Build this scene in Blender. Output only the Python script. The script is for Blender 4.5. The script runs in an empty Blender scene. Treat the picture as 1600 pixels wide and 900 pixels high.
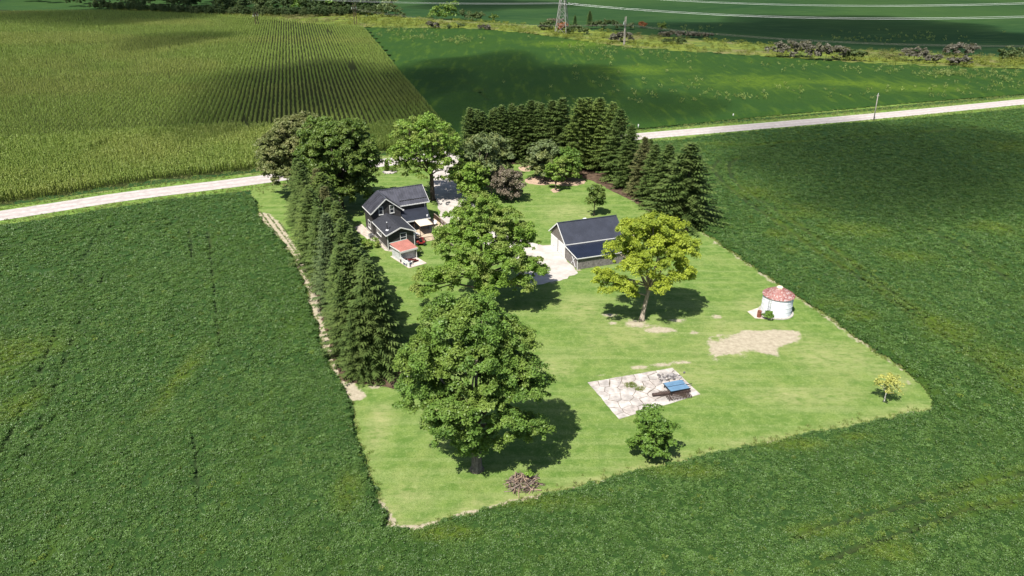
import bpy, math, random
import numpy as np
from mathutils import Matrix, Vector

R = math.radians
SC = bpy.context.scene
COL = SC.collection
PI = math.pi

# ------------------------------------------------------------------ camera, sky, sun, exposure
CAM_H, PITCH, FOC = 50.0, R(25.5), 1150.0            # drone 50 m up, focal length in pixels of a 1600 px wide frame
cam_d = bpy.data.cameras.new('camera')
cam = bpy.data.objects.new('camera', cam_d)
COL.objects.link(cam)
cam.location = (0, 0, CAM_H)
cam.rotation_euler = (PI / 2 - PITCH, 0, 0)
cam_d.sensor_width = 36
cam_d.lens = 36 * FOC / 1600
cam_d.clip_start = 1
cam_d.clip_end = 20000
SC.camera = cam

SUN_EL, SUN_AZ = R(57), R(59)                        # shadows run towards azimuth 59 deg from +X
sd = Vector((math.cos(SUN_AZ) * math.cos(SUN_EL), math.sin(SUN_AZ) * math.cos(SUN_EL), -math.sin(SUN_EL)))
sun_d = bpy.data.lights.new('sun', 'SUN')
sun_d.energy = 4.5
sun_d.angle = R(0.5)
sun_d.color = (1.0, 0.955, 0.88)
sun = bpy.data.objects.new('sun', sun_d)
COL.objects.link(sun)
sun.location = (-80, -80, 160)
sun.rotation_euler = sd.to_track_quat('-Z', 'Y').to_euler()

W = bpy.data.worlds.new('World')
SC.world = W
W.use_nodes = True
wn = W.node_tree
wn.nodes.clear()
sky = wn.nodes.new('ShaderNodeTexSky')
sky.sky_type = 'NISHITA'
sky.sun_disc = False
sky.sun_elevation = SUN_EL
sky.sun_rotation = math.atan2(-sd.x, -sd.y)
bg = wn.nodes.new('ShaderNodeBackground')
bg.inputs['Strength'].default_value = 0.062
wo = wn.nodes.new('ShaderNodeOutputWorld')
wn.links.new(sky.outputs[0], bg.inputs[0])
wn.links.new(bg.outputs[0], wo.inputs[0])

vs = SC.view_settings
vs.view_transform = 'Standard'
vs.look = 'None'
vs.exposure = 0.95
vs.gamma = 1
SC.cycles.max_bounces = 6
SC.cycles.diffuse_bounces = 2
SC.cycles.transmission_bounces = 3
SC.cycles.transparent_max_bounces = 6

# ------------------------------------------------------------------ small maths helpers
CP, SP = math.cos(PITCH), math.sin(PITCH)

def at(px, py, z=0.0):
    """ground point under a pixel of the photograph (1600 x 900), at height z"""
    x = (px - 800) / FOC
    y = (450 - py) / FOC
    d = (x, CP + y * SP, -SP + y * CP)
    t = (CAM_H - z) / -d[2]
    return (d[0] * t, d[1] * t)

def ats(pts):
    return [at(*p) for p in pts]

def proj_y(x, y, z):
    zz = z - CAM_H
    return 450 - FOC * (y * SP + zz * CP) / (y * CP - zz * SP)

def height_to(x, y, ty):
    zs = np.linspace(0.2, 45, 1800)
    return float(zs[np.argmin(abs(proj_y(x, y, zs) - ty))])

def hz(x, y):
    """gentle swell of the far land; the farmstead itself is level"""
    x = np.asarray(x, float); y = np.asarray(y, float)
    r = np.hypot(x, y)
    k = np.clip((r - 240) / 220, 0, 1)
    k = k * k * (3 - 2 * k)
    return k * (1.5 * np.sin(x / 61 + 0.8) * np.cos(y / 74 + 0.3) + 1.2 * np.sin(x / 130 - y / 95 + 1.1))

def smooth(a, b, x):
    t = np.clip((x - a) / (b - a), 0, 1)
    return t * t * (3 - 2 * t)

def vnoise(x, y, seed=0):
    """value noise, numpy, range 0..1"""
    x = np.asarray(x, float); y = np.asarray(y, float)
    xi = np.floor(x).astype(np.int64); yi = np.floor(y).astype(np.int64)
    fx = x - xi; fy = y - yi
    fx = fx * fx * (3 - 2 * fx); fy = fy * fy * (3 - 2 * fy)
    def h(a, b):
        n = (a * 374761393 + b * 668265263 + seed * 1442695041) & 0xFFFFFFFF
        n = ((n ^ (n >> 13)) * 1274126177) & 0xFFFFFFFF
        return ((n ^ (n >> 16)) & 0xFFFF) / 65535.0
    return (h(xi, yi) * (1 - fx) + h(xi + 1, yi) * fx) * (1 - fy) + (h(xi, yi + 1) * (1 - fx) + h(xi + 1, yi + 1) * fx) * fy

def fbm(x, y, s, seed=0, o=3):
    v = 0; a = 0.5; t = 0
    for k in range(o):
        v = v + a * vnoise(x / s + 17.3 * k, y / s - 9.1 * k, seed + k); t += a; a *= 0.5; s *= 0.5
    return v / t

def inside(x, y, poly):
    x = np.asarray(x, float); y = np.asarray(y, float)
    r = np.zeros(x.shape, bool)
    n = len(poly)
    for i in range(n):
        x0, y0 = poly[i]; x1, y1 = poly[(i + 1) % n]
        if y0 == y1: continue
        c = ((y0 > y) != (y1 > y)) & (x < (x1 - x0) * (y - y0) / (y1 - y0) + x0)
        r ^= c
    return r

def dist_line(x, y, pts, closed=False):
    x = np.asarray(x, float); y = np.asarray(y, float)
    d = np.full(x.shape, 1e9)
    n = len(pts)
    for i in range(n if closed else n - 1):
        x0, y0 = pts[i]; x1, y1 = pts[(i + 1) % n]
        dx, dy = x1 - x0, y1 - y0
        L = dx * dx + dy * dy + 1e-12
        t = np.clip(((x - x0) * dx + (y - y0) * dy) / L, 0, 1)
        d = np.minimum(d, np.hypot(x - x0 - t * dx, y - y0 - t * dy))
    return d

def in_view(x, y, m=12.0, far=1e9):
    """near enough to the photographed ground to be worth fine geometry"""
    x = np.asarray(x, float); y = np.asarray(y, float)
    d = y * CP + CAM_H * SP
    return (y > 38) & (np.abs(x) < d * 0.71 + m) & (y < far)

# ------------------------------------------------------------------ mesh helpers
def link(name, me, parent=None, loc=None):
    o = bpy.data.objects.new(name, me)
    COL.objects.link(o)
    if parent is not None: o.parent = parent
    if loc is not None: o.location = loc
    return o

def tag(o, label=None, cat=None, group=None, kind=None):
    if label: o['label'] = label
    if cat: o['category'] = cat
    if group: o['group'] = group
    if kind: o['kind'] = kind
    return o

def thing(name, label, cat, loc=(0, 0, 0), rz=0.0, group=None):
    o = bpy.data.objects.new(name, None)
    COL.objects.link(o)
    o.location = loc
    o.rotation_euler = (0, 0, rz)
    o.empty_display_size = 0.5
    return tag(o, label, cat, group)

def quads(name, V, mat, smooth_=False, attrs=None):
    """mesh of separate quads, V is (n*4, 3)"""
    V = np.ascontiguousarray(V, np.float32)
    n = len(V) // 4
    return raw_mesh(name, V, np.arange(n * 4, dtype=np.int32).reshape(n, 4), mat, smooth_, attrs)

def raw_mesh(name, V, F, mat, smooth_=False, attrs=None):
    V = np.ascontiguousarray(V, np.float32); F = np.ascontiguousarray(F, np.int32)
    n, k = F.shape
    me = bpy.data.meshes.new(name)
    me.vertices.add(len(V))
    me.vertices.foreach_set('co', V.ravel())
    me.loops.add(n * k)
    me.loops.foreach_set('vertex_index', F.ravel())
    me.polygons.add(n)
    me.polygons.foreach_set('loop_start', np.arange(0, n * k, k, dtype=np.int32))
    me.polygons.foreach_set('loop_total', np.full(n, k, np.int32))
    if smooth_:
        me.polygons.foreach_set('use_smooth', np.ones(n, bool))
    if attrs:
        for a, v in attrs.items():
            at_ = me.attributes.new(a, 'FLOAT', 'POINT')
            at_.data.foreach_set('value', np.ascontiguousarray(v, np.float32))
    me.update(calc_edges=True)
    if mat: me.materials.append(mat)
    return me

class MB:
    """collects shapes into one mesh"""
    def __init__(s): s.v = []; s.f = []
    def add(s, vs_, fs):
        b = len(s.v)
        s.v += [tuple(v) for v in vs_]
        s.f += [tuple(b + i for i in f) for f in fs]
        return s
    def box(s, x0, x1, y0, y1, z0, z1):
        return s.add([(x0, y0, z0), (x1, y0, z0), (x1, y1, z0), (x0, y1, z0), (x0, y0, z1), (x1, y0, z1), (x1, y1, z1), (x0, y1, z1)],
                     [(0, 3, 2, 1), (4, 5, 6, 7), (0, 1, 5, 4), (1, 2, 6, 5), (2, 3, 7, 6), (3, 0, 4, 7)])
    def prism(s, poly, z0, z1):
        n = len(poly)
        return s.add([(x, y, z0) for x, y in poly] + [(x, y, z1) for x, y in poly],
                     [tuple(range(n - 1, -1, -1)), tuple(range(n, 2 * n))] + [(i, (i + 1) % n, n + (i + 1) % n, n + i) for i in range(n)])
    def slab(s, quad, t):
        """a thick sheet: quad of 3D corners, thickness t downward along its normal"""
        q = [Vector(p) for p in quad]
        nrm = (q[1] - q[0]).cross(q[3] - q[0]).normalized()
        if nrm.z < 0: nrm = -nrm
        lo = [p - nrm * t for p in q]
        return s.add(q + lo, [(0, 1, 2, 3), (7, 6, 5, 4), (0, 4, 5, 1), (1, 5, 6, 2), (2, 6, 7, 3), (3, 7, 4, 0)])
    def bar(s, a, b, w, h=None):
        """square bar from a to b"""
        h = h or w
        a = Vector(a); b = Vector(b)
        d = (b - a).normalized()
        up = Vector((0, 0, 1)) if abs(d.z) < 0.95 else Vector((0, 1, 0))
        u = d.cross(up).normalized(); v = u.cross(d)
        p = []
        for e in (a, b):
            for i, j in ((-1, -1), (1, -1), (1, 1), (-1, 1)): p.append(e + u * (i * w / 2) + v * (j * h / 2))
        return s.add(p, [(3, 2, 1, 0), (4, 5, 6, 7), (0, 1, 5, 4), (1, 2, 6, 5), (2, 3, 7, 6), (3, 0, 4, 7)])
    def tube(s, path, radii, n=7, cap=True):
        path = [Vector(p) for p in path]
        rings = []
        for i, p in enumerate(path):
            d = (path[min(i + 1, len(path) - 1)] - path[max(i - 1, 0)]).normalized()
            up = Vector((0, 0, 1)) if abs(d.z) < 0.9 else Vector((1, 0, 0))
            u = d.cross(up).normalized(); v = u.cross(d)
            r = radii[i] if hasattr(radii, '__len__') else radii
            rings.append([p + (u * math.cos(2 * PI * k / n) + v * math.sin(2 * PI * k / n)) * r for k in range(n)])
        fs = []
        for i in range(len(path) - 1):
            for k in range(n):
                fs.append((i * n + k, i * n + (k + 1) % n, (i + 1) * n + (k + 1) % n, (i + 1) * n + k))
        if cap:
            fs += [tuple(range(n - 1, -1, -1)), tuple((len(path) - 1) * n + k for k in range(n))]
        return s.add([v for r_ in rings for v in r_], fs)
    def lathe(s, prof, n=32, c=(0, 0, 0), cap=False):
        m = len(prof)
        vs_ = [(c[0] + r * math.cos(2 * PI * k / n), c[1] + r * math.sin(2 * PI * k / n), c[2] + z) for r, z in prof for k in range(n)]
        fs = [(i * n + k, i * n + (k + 1) % n, (i + 1) * n + (k + 1) % n, (i + 1) * n + k) for i in range(m - 1) for k in range(n)]
        if cap: fs += [tuple(range(n - 1, -1, -1)), tuple((m - 1) * n + k for k in range(n))]
        return s.add(vs_, fs)
    def mesh(s, name, mat, smooth_=False):
        me = bpy.data.meshes.new(name)
        me.from_pydata(s.v, [], s.f)
        if smooth_:
            me.polygons.foreach_set('use_smooth', np.ones(len(me.polygons), bool))
        me.materials.append(mat)
        return me
    def obj(s, name, mat, parent=None, smooth_=False, loc=None):
        return link(name, s.mesh(name, mat, smooth_), parent, loc)

# ------------------------------------------------------------------ materials
def nd(nt, t, ins=None, **kw):
    n = nt.nodes.new(t)
    for k, v in kw.items(): setattr(n, k, v)
    for k, v in (ins or {}).items():
        if hasattr(v, 'links') or isinstance(v, bpy.types.NodeSocket): nt.links.new(v, n.inputs[k])
        else: n.inputs[k].default_value = v
    return n

def new_mat(name):
    m = bpy.data.materials.new(name)
    m.use_nodes = True
    nt = m.node_tree
    nt.nodes.clear()
    return m, nt, nd(nt, 'ShaderNodeOutputMaterial')

def c4(c): return (c[0], c[1], c[2], 1.0)

def mixc(nt, f, a, b, blend='MIX'):
    n = nt.nodes.new('ShaderNodeMix')
    n.data_type = 'RGBA'; n.blend_type = blend; n.clamp_factor = True
    for k, v in ((0, f), (6, a), (7, b)):
        if isinstance(v, bpy.types.NodeSocket): nt.links.new(v, n.inputs[k])
        else: n.inputs[k].default_value = v if k == 0 else c4(v)
    return n.outputs[2]

def mth(nt, op, a, b=0.0, clamp=False):
    n = nt.nodes.new('ShaderNodeMath'); n.operation = op; n.use_clamp = clamp
    for k, v in ((0, a), (1, b)):
        if isinstance(v, bpy.types.NodeSocket): nt.links.new(v, n.inputs[k])
        else: n.inputs[k].default_value = v
    return n.outputs[0]

def ramp(nt, v, a, b):
    """linear 0..1 of v between a and b"""
    n = nt.nodes.new('ShaderNodeMapRange'); n.interpolation_type = 'SMOOTHSTEP'
    nt.links.new(v, n.inputs[0])
    n.inputs[1].default_value = a; n.inputs[2].default_value = b
    return n.outputs[0]

def pos(nt): return nd(nt, 'ShaderNodeNewGeometry').outputs['Position']
def obco(nt): return nd(nt, 'ShaderNodeTexCoord').outputs['Object']

def noise(nt, co, scale, detail=3, rough=0.6, stretch=None, rotz=0.0):
    if stretch:
        mp = nd(nt, 'ShaderNodeMapping', {'Vector': co, 'Scale': stretch, 'Rotation': (0, 0, rotz)})
        co = mp.outputs[0]
    return nd(nt, 'ShaderNodeTexNoise', {'Vector': co, 'Scale': scale, 'Detail': detail, 'Roughness': rough}).outputs[0]

def bump(nt, h, strength, dist):
    return nd(nt, 'ShaderNodeBump', {'Height': h, 'Strength': strength, 'Distance': dist}).outputs[0]

def pbr(nt, out, col, rough=0.8, spec=0.3, metal=0.0, nrm=None):
    p = nd(nt, 'ShaderNodeBsdfPrincipled', {'Roughness': rough, 'Specular IOR Level': spec, 'Metallic': metal})
    if isinstance(col, bpy.types.NodeSocket): nt.links.new(col, p.inputs['Base Color'])
    else: p.inputs['Base Color'].default_value = c4(col)
    if nrm is not None: nt.links.new(nrm, p.inputs['Normal'])
    nt.links.new(p.outputs[0], out.inputs[0])
    return p

def plain(name, col, rough=0.7, spec=0.35, metal=0.0, var=0.25, scale=3.0, bmp=0.0):
    """solid material with mottled wear"""
    m, nt, out = new_mat(name)
    co = obco(nt)
    f = noise(nt, co, scale, 4)
    dark = tuple(c * (1 - var) for c in col); lite = tuple(min(1, c * (1 + var * 0.6)) for c in col)
    c = mixc(nt, ramp(nt, f, 0.3, 0.7), dark, lite)
    pbr(nt, out, c, rough, spec, metal, bump(nt, noise(nt, co, scale * 8, 2), bmp, 0.02) if bmp else None)
    return m

def leaf_mat(name, a, b, trans=0.3, rough=0.55, warm=None, warm_amt=0.0, tint=None, spec=0.25):
    """leaves: each leaf its own shade between a and b; tint mixes in by instance attribute"""
    m, nt, out = new_mat(name)
    g = nd(nt, 'ShaderNodeNewGeometry')
    rnd = g.outputs['Random Per Island']
    c = mixc(nt, rnd, a, b)
    big = noise(nt, g.outputs['Position'], 0.55, 2)
    c = mixc(nt, mth(nt, 'MULTIPLY', ramp(nt, big, 0.35, 0.7), 0.55), c, tuple(x * 1.35 for x in b))
    if warm:
        c = mixc(nt, mth(nt, 'MULTIPLY', ramp(nt, noise(nt, g.outputs['Position'], 0.32, 2), 0.42, 0.68), warm_amt), c, warm)
    if tint:
        t = nd(nt, 'ShaderNodeAttribute', attribute_type='INSTANCER', attribute_name='tint').outputs['Fac']
        c = mixc(nt, t, c, tint)
        oi = nd(nt, 'ShaderNodeObjectInfo').outputs['Random']
        c = mixc(nt, mth(nt, 'MULTIPLY', oi, 0.5), c, tuple(x * 0.55 for x in a))
    p = nd(nt, 'ShaderNodeBsdfPrincipled', {'Base Color': c, 'Roughness': rough, 'Specular IOR Level': spec})
    tr = nd(nt, 'ShaderNodeBsdfTranslucent', {'Color': mixc(nt, 0.5, c, (0.30, 0.42, 0.05), 'MIX')})
    mx = nd(nt, 'ShaderNodeMixShader', {0: trans, 1: p.outputs[0], 2: tr.outputs[0]})
    nt.links.new(mx.outputs[0], out.inputs[0])
    return m

def bark_mat(name, col):
    m, nt, out = new_mat(name)
    co = obco(nt)
    f = noise(nt, co, 6, 4, stretch=(1, 1, 0.25))
    c = mixc(nt, ramp(nt, f, 0.3, 0.7), tuple(x * 0.5 for x in col), tuple(x * 1.3 for x in col))
    pbr(nt, out, c, 0.9, 0.1, 0, bump(nt, f, 0.7, 0.06))
    return m

def attr(nt, name): return nd(nt, 'ShaderNodeAttribute', attribute_name=name).outputs['Fac']
# ------------------------------------------------------------------ geometry-node scatter for stuff nobody could count
RNG = np.random.default_rng(7)

def template(name, me):
    return bpy.data.objects.new(name, me)            # a stencil for the scatter, not in the scene itself

def scatter(name, pts, rot, scl, tint, temps, label, parent=None):
    me = bpy.data.meshes.new(name)
    n = len(pts)
    me.vertices.add(n)
    me.vertices.foreach_set('co', np.ascontiguousarray(pts, np.float32).ravel())
    a = me.attributes.new('rot', 'FLOAT_VECTOR', 'POINT'); a.data.foreach_set('vector', np.ascontiguousarray(rot, np.float32).ravel())
    a = me.attributes.new('scl', 'FLOAT', 'POINT'); a.data.foreach_set('value', np.ascontiguousarray(scl, np.float32))
    a = me.attributes.new('tint', 'FLOAT', 'POINT'); a.data.foreach_set('value', np.ascontiguousarray(tint, np.float32))
    a = me.attributes.new('idx', 'INT', 'POINT'); a.data.foreach_set('value', RNG.integers(0, len(temps), n).astype(np.int32))
    o = link(name, me, parent)
    ng = bpy.data.node_groups.new(name, 'GeometryNodeTree')
    ng.interface.new_socket('Geometry', in_out='INPUT', socket_type='NodeSocketGeometry')
    ng.interface.new_socket('Geometry', in_out='OUTPUT', socket_type='NodeSocketGeometry')
    gi = ng.nodes.new('NodeGroupInput'); go = ng.nodes.new('NodeGroupOutput')
    ip = ng.nodes.new('GeometryNodeInstanceOnPoints')
    ng.links.new(gi.outputs[0], ip.inputs['Points'])
    jn = ng.nodes.new('GeometryNodeJoinGeometry')
    for t in reversed(temps):
        oi = ng.nodes.new('GeometryNodeObjectInfo')
        oi.inputs['Object'].default_value = t
        oi.inputs['As Instance'].default_value = True
        ng.links.new(oi.outputs['Geometry'], jn.inputs[0])
    ng.links.new(jn.outputs[0], ip.inputs['Instance'])
    ip.inputs['Pick Instance'].default_value = True
    for nm, ty, sk in (('rot', 'FLOAT_VECTOR', 'Rotation'), ('scl', 'FLOAT', 'Scale'), ('idx', 'INT', 'Instance Index')):
        na = ng.nodes.new('GeometryNodeInputNamedAttribute')
        na.data_type = ty
        na.inputs['Name'].default_value = nm
        s = [q for q in na.outputs if q.enabled and q.name == 'Attribute'][0]
        ng.links.new(s, ip.inputs[sk])
    ng.links.new(ip.outputs[0], go.inputs[0])
    md = o.modifiers.new('scatter', 'NODES')
    md.node_group = ng
    return tag(o, label, kind='stuff')

def zrot(n): 
    r = np.zeros((n, 3)); r[:, 2] = RNG.uniform(0, 2 * PI, n); r[:, :2] = RNG.normal(0, 0.12, (n, 2)); return r

def leaf_quads(P, Nn, L, Wd, rng):
    """rhombic leaves at P with normals Nn, lengths L, widths Wd"""
    n = len(P)
    Nn = Nn / (np.linalg.norm(Nn, axis=1, keepdims=True) + 1e-9)
    a = rng.normal(0, 1, (n, 3))
    u = np.cross(Nn, a); u /= np.linalg.norm(u, axis=1, keepdims=True) + 1e-9
    v = np.cross(Nn, u)
    L = np.asarray(L).reshape(-1, 1); Wd = np.asarray(Wd).reshape(-1, 1)
    V = np.empty((n, 4, 3))
    V[:, 0] = P - u * L * 0.5
    V[:, 1] = P + v * Wd * 0.5 - u * L * 0.08
    V[:, 2] = P + u * L * 0.5 - Nn * L * 0.12
    V[:, 3] = P - v * Wd * 0.5 - u * L * 0.08
    return V.reshape(-1, 3)

# ------------------------------------------------------------------ outlines of the land (metres, from the survey of the photograph)
UA = R(18.5)
ROAD = [(-330, 10), (-160, 103), (-101.5, 138.2), (-82.3, 150.2), (-58.2, 161.8), (-30, 177.0), (0, 190.2), (33.7, 202.0), (72, 214.6), (111.8, 228.0), (172.1, 250.0), (330, 306), (700, 436), (1500, 716)]

def smooth_line(pts, step):
    pts = np.array(pts, float)
    out = []
    n = len(pts)
    for i in range(n - 1):
        p0 = pts[max(i - 1, 0)]; p1 = pts[i]; p2 = pts[i + 1]; p3 = pts[min(i + 2, n - 1)]
        m = max(2, int(np.hypot(*(p2 - p1)) / step))
        for t in np.arange(m) / m:
            out.append(0.5 * ((2 * p1) + (p2 - p0) * t + (2 * p0 - 5 * p1 + 4 * p2 - p3) * t * t + (3 * p1 - p0 - 3 * p2 + p3) * t ** 3))
    out.append(pts[-1])
    return np.array(out)

ROADS = smooth_line(ROAD, 4.0)
def road_off(d, pts=None):
    p = ROADS if pts is None else pts
    t = np.gradient(p, axis=0); t /= np.linalg.norm(t, axis=1, keepdims=True)
    return p + np.c_[-t[:, 1], t[:, 0]] * d

# soybeans on the near side of the road: one crop wrapped round three sides of the yard
soy_l = ats([(395, 309), (350, 306), (300, 311), (250, 318), (200, 325), (100, 341), (0, 357)])
YARD_L = ats([(612, 824), (601, 806), (590, 780), (560, 690), (545, 625), (520, 585), (504, 545), (492, 505), (480, 462), (472, 440), (458, 402), (432, 372), (412, 350), (402, 332), (402, 318)])
YARD_B = ats([(650, 829), (700, 815), (850, 776), (1000, 739), (1130, 709), (1300, 674), (1400, 655), (1452, 641), (1462, 633)])
YARD_R = ats([(1460, 622), (1445, 602), (1300, 500), (1200, 433), (1100, 364)]) + [(28.5, 158.0), (22.5, 183.0), (21.5, 190.0)]
soy_r = ats([(1060, 221), (1100, 215), (1200, 205), (1300, 197), (1400, 189), (1500, 181), (1600, 172)]) + [(330, 288), (700, 418)]
SOY_NEAR = soy_l[::-1]
def ragged(line, step, amp, seed):
    o_ = []
    for a, b in zip(line[:-1], line[1:]):
        a = np.array(a); b = np.array(b); m = max(1, int(np.hypot(*(b - a)) / step))
        for k in range(m):
            q = a + (b - a) * k / m
            o_.append((q[0] + (vnoise(q[0] * 0.9, q[1] * 0.9, seed) - 0.5) * amp, q[1] + (vnoise(q[0] * 0.9, q[1] * 0.9, seed + 5) - 0.5) * amp))
    return o_ + [tuple(line[-1])]
SOY_NEAR = [(-330, -8), (-160, 88)] + SOY_NEAR + ragged(YARD_L[::-1] + YARD_B + YARD_R, 1.1, 1.0, 3) + soy_r + [(700, -60), (-330, -60)]

FAR_EDGE = ats([(570, 45), (750, 50), (860, 61), (980, 76), (1200, 87), (1400, 100), (1600, 107)]) + [(330, 283 + 60), (420, 320)]
far_near = ats([(1600, 148), (1400, 163), (1300, 173), (1200, 182), (1000, 202)])
SOY_FAR = FAR_EDGE[:-2] + [(330, 322)] + far_near + [(2.0, 199.5), (-13.5, 193.5)]
CORN_DIR = R(105.5)
CORN_NEAR = [(-330, 34), (-200, 92)] + ats([(0, 318), (100, 304), (200, 287), (300, 275), (400, 265), (600, 236)]) + [(-13.6, 193.0)]
CORN = CORN_NEAR + [(-88.8, 467.9), (-175.1, 534.0), (-300, 596), (-560, 640), (-560, 250)]
HEAD = CORN_NEAR + [(-21.5, 219.0), (-36.2, 213.0), (-43.7, 205.9), (-59.4, 208.6), (-80.9, 211.8), (-110.8, 203.4), (-138.3, 193.4), (-200, 172), (-330, 120)]
STRIP = ats([(400, 30), (570, 44), (750, 50), (860, 61), (980, 76), (1200, 87), (1400, 100), (1600, 107)]) + [(330, 290), (420, 262), (420, 320), (330, 345)] + ats([(1600, 86), (1400, 75), (1200, 68), (1000, 58), (800, 43), (640, 30), (560, 22), (400, 18)]) + [(-330, 640), (-300, 600)]

CLOUDS = [(490, 145, 215, 48, 640, 60, 1), (265, 66, 70, 12, 640, 50, 2), (760, 140, 185, 62, 640, 70, 3), (1400, 258, 300, 60, 640, 60, 4), (1330, 48, 330, 22, 640, 80, 5), (180, 22, 200, 16, 640, 80, 6), (1010, 172, 110, 22, 640, 40, 7), (760, 8, 130, 10, 640, 60, 8)]

def spot(px, py, rx, ry):
    """an elliptical patch on the ground: centre and half-axes"""
    x, y = at(px, py)
    dep = y * CP + CAM_H * SP
    el = math.atan2(CAM_H, math.hypot(x, y))
    return (x, y, rx * dep / FOC, ry * dep / (FOC * math.sin(el)))

def spots(x, y, L, soft=0.7, wob=0.35, seed=3):
    v = np.zeros(np.shape(x))
    n = fbm(x, y, 5.0, seed, 4) - 0.5
    for (cx, cy, a, b) in L:
        d = np.hypot((x - cx) / a, (y - cy) / b) + n * 2 * wob
        v = np.maximum(v, 1 - smooth(1 - soft, 1.15, d))
    return v

# ------------------------------------------------------------------ ground: one sheet to the horizon
m_ground, nt, out = new_mat('field_soil_and_grass')
p_ = pos(nt)
c = mixc(nt, ramp(nt, noise(nt, p_, 0.004, 3), 0.35, 0.65), (0.014, 0.044, 0.014), (0.034, 0.074, 0.018))
c = mixc(nt, mth(nt, 'MULTIPLY', ramp(nt, noise(nt, p_, 0.05, 4, stretch=(1, 5, 1), rotz=0.3), 0.45, 0.7), 0.5), c, (0.055, 0.10, 0.03))
c = mixc(nt, mth(nt, 'MULTIPLY', ramp(nt, noise(nt, p_, 1.5, 3), 0.4, 0.7), 0.45), c, (0.016, 0.034, 0.014))
pbr(nt, out, c, 0.95, 0.06, 0, bump(nt, noise(nt, p_, 1.2, 4), 0.6, 0.4))
ax = np.unique(np.r_[np.arange(-700, 701, 14.0), np.geomspace(700, 9000, 14), -np.geomspace(700, 9000, 14)])
ay = np.unique(np.r_[np.arange(-140, 1000, 14.0), np.geomspace(1000, 9000, 14), -np.geomspace(140, 9000, 12)])
gx, gy = np.meshgrid(ax, ay)
nx, ny = len(ax), len(ay)
ii = np.arange((ny - 1) * (nx - 1)); iy, ix = ii // (nx - 1), ii % (nx - 1)
F = np.c_[iy * nx + ix, iy * nx + ix + 1, (iy + 1) * nx + ix + 1, (iy + 1) * nx + ix]
g = link('ground', raw_mesh('ground', np.c_[gx.ravel(), gy.ravel(), hz(gx, gy).ravel() - 0.03], F, m_ground, True))
tag(g, 'open farmland stretching to the horizon', kind='structure')

def grid_sheet(name, poly, cell, z, mat, attrf=None, margin=15, box=None):
    xs = [p[0] for p in poly]; ys = [p[1] for p in poly]
    X = np.arange(min(xs) - cell, max(xs) + 2 * cell, cell); Y = np.arange(min(ys) - cell, max(ys) + 2 * cell, cell)
    gx, gy = np.meshgrid(X, Y)
    nx, ny = len(X), len(Y)
    ok = inside(gx[:-1, :-1] + cell / 2, gy[:-1, :-1] + cell / 2, poly)
    iy, ix = np.nonzero(ok)
    F = np.c_[iy * nx + ix, iy * nx + ix + 1, (iy + 1) * nx + ix + 1, (iy + 1) * nx + ix]
    used, inv = np.unique(F.ravel(), return_inverse=True)
    vx, vy = gx.ravel()[used], gy.ravel()[used]
    A = attrf(vx, vy) if attrf else None
    zz = A.pop('z', 0) if A else 0
    return link(name, raw_mesh(name, np.c_[vx, vy, hz(vx, vy) + z + zz], inv.reshape(-1, 4), mat, True, A))

# ------------------------------------------------------------------ fair-weather clouds high overhead, whose shadows drift over the fields
m_cloud, nt, out = new_mat('cloud')
vol = nd(nt, 'ShaderNodeVolumePrincipled', {'Color': (1, 1, 1, 1), 'Density': 0.015, 'Anisotropy': 0.4})
nt.links.new(vol.outputs[0], out.inputs['Volume'])
def cloud(px, py, rx, ry, alt, thick, seed):
    gx_, gy_, a, b = spot(px, py, rx, ry)
    cx_, cy_ = gx_ - sd.x / -sd.z * alt, gy_ - sd.y / -sd.z * alt
    n, m = 28, 14
    V = []; F = []
    rg = random.Random(seed)
    ph = [rg.uniform(0, 6.28) for _ in range(8)]
    for j in range(m + 1):
        t = PI * j / m
        for i in range(n):
            p = 2 * PI * i / n
            w = 1 + 0.16 * math.sin(3 * p + ph[0]) * math.sin(t) + 0.12 * math.sin(5 * p + ph[1]) * math.sin(2 * t + ph[2]) + 0.10 * math.sin(7 * p + ph[3]) * math.sin(3 * t + ph[4])
            z = math.cos(t) * w
            V.append((a * math.sin(t) * math.cos(p) * w, b * math.sin(t) * math.sin(p) * w, thick * (z if z > 0 else 0.45 * z)))
    F = [(j * n + i, (j + 1) * n + i, (j + 1) * n + (i + 1) % n, j * n + (i + 1) % n) for j in range(m) for i in range(n)]
    me = bpy.data.meshes.new('cloud'); me.from_pydata(V, [], F); me.materials.append(m_cloud)
    me.polygons.foreach_set('use_smooth', np.ones(len(F), bool))
    return tag(link('cloud', me, None, (cx_, cy_, alt)), 'small white cumulus cloud drifting over the fields', kind='structure')
for q in CLOUDS: cloud(*q)

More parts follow.
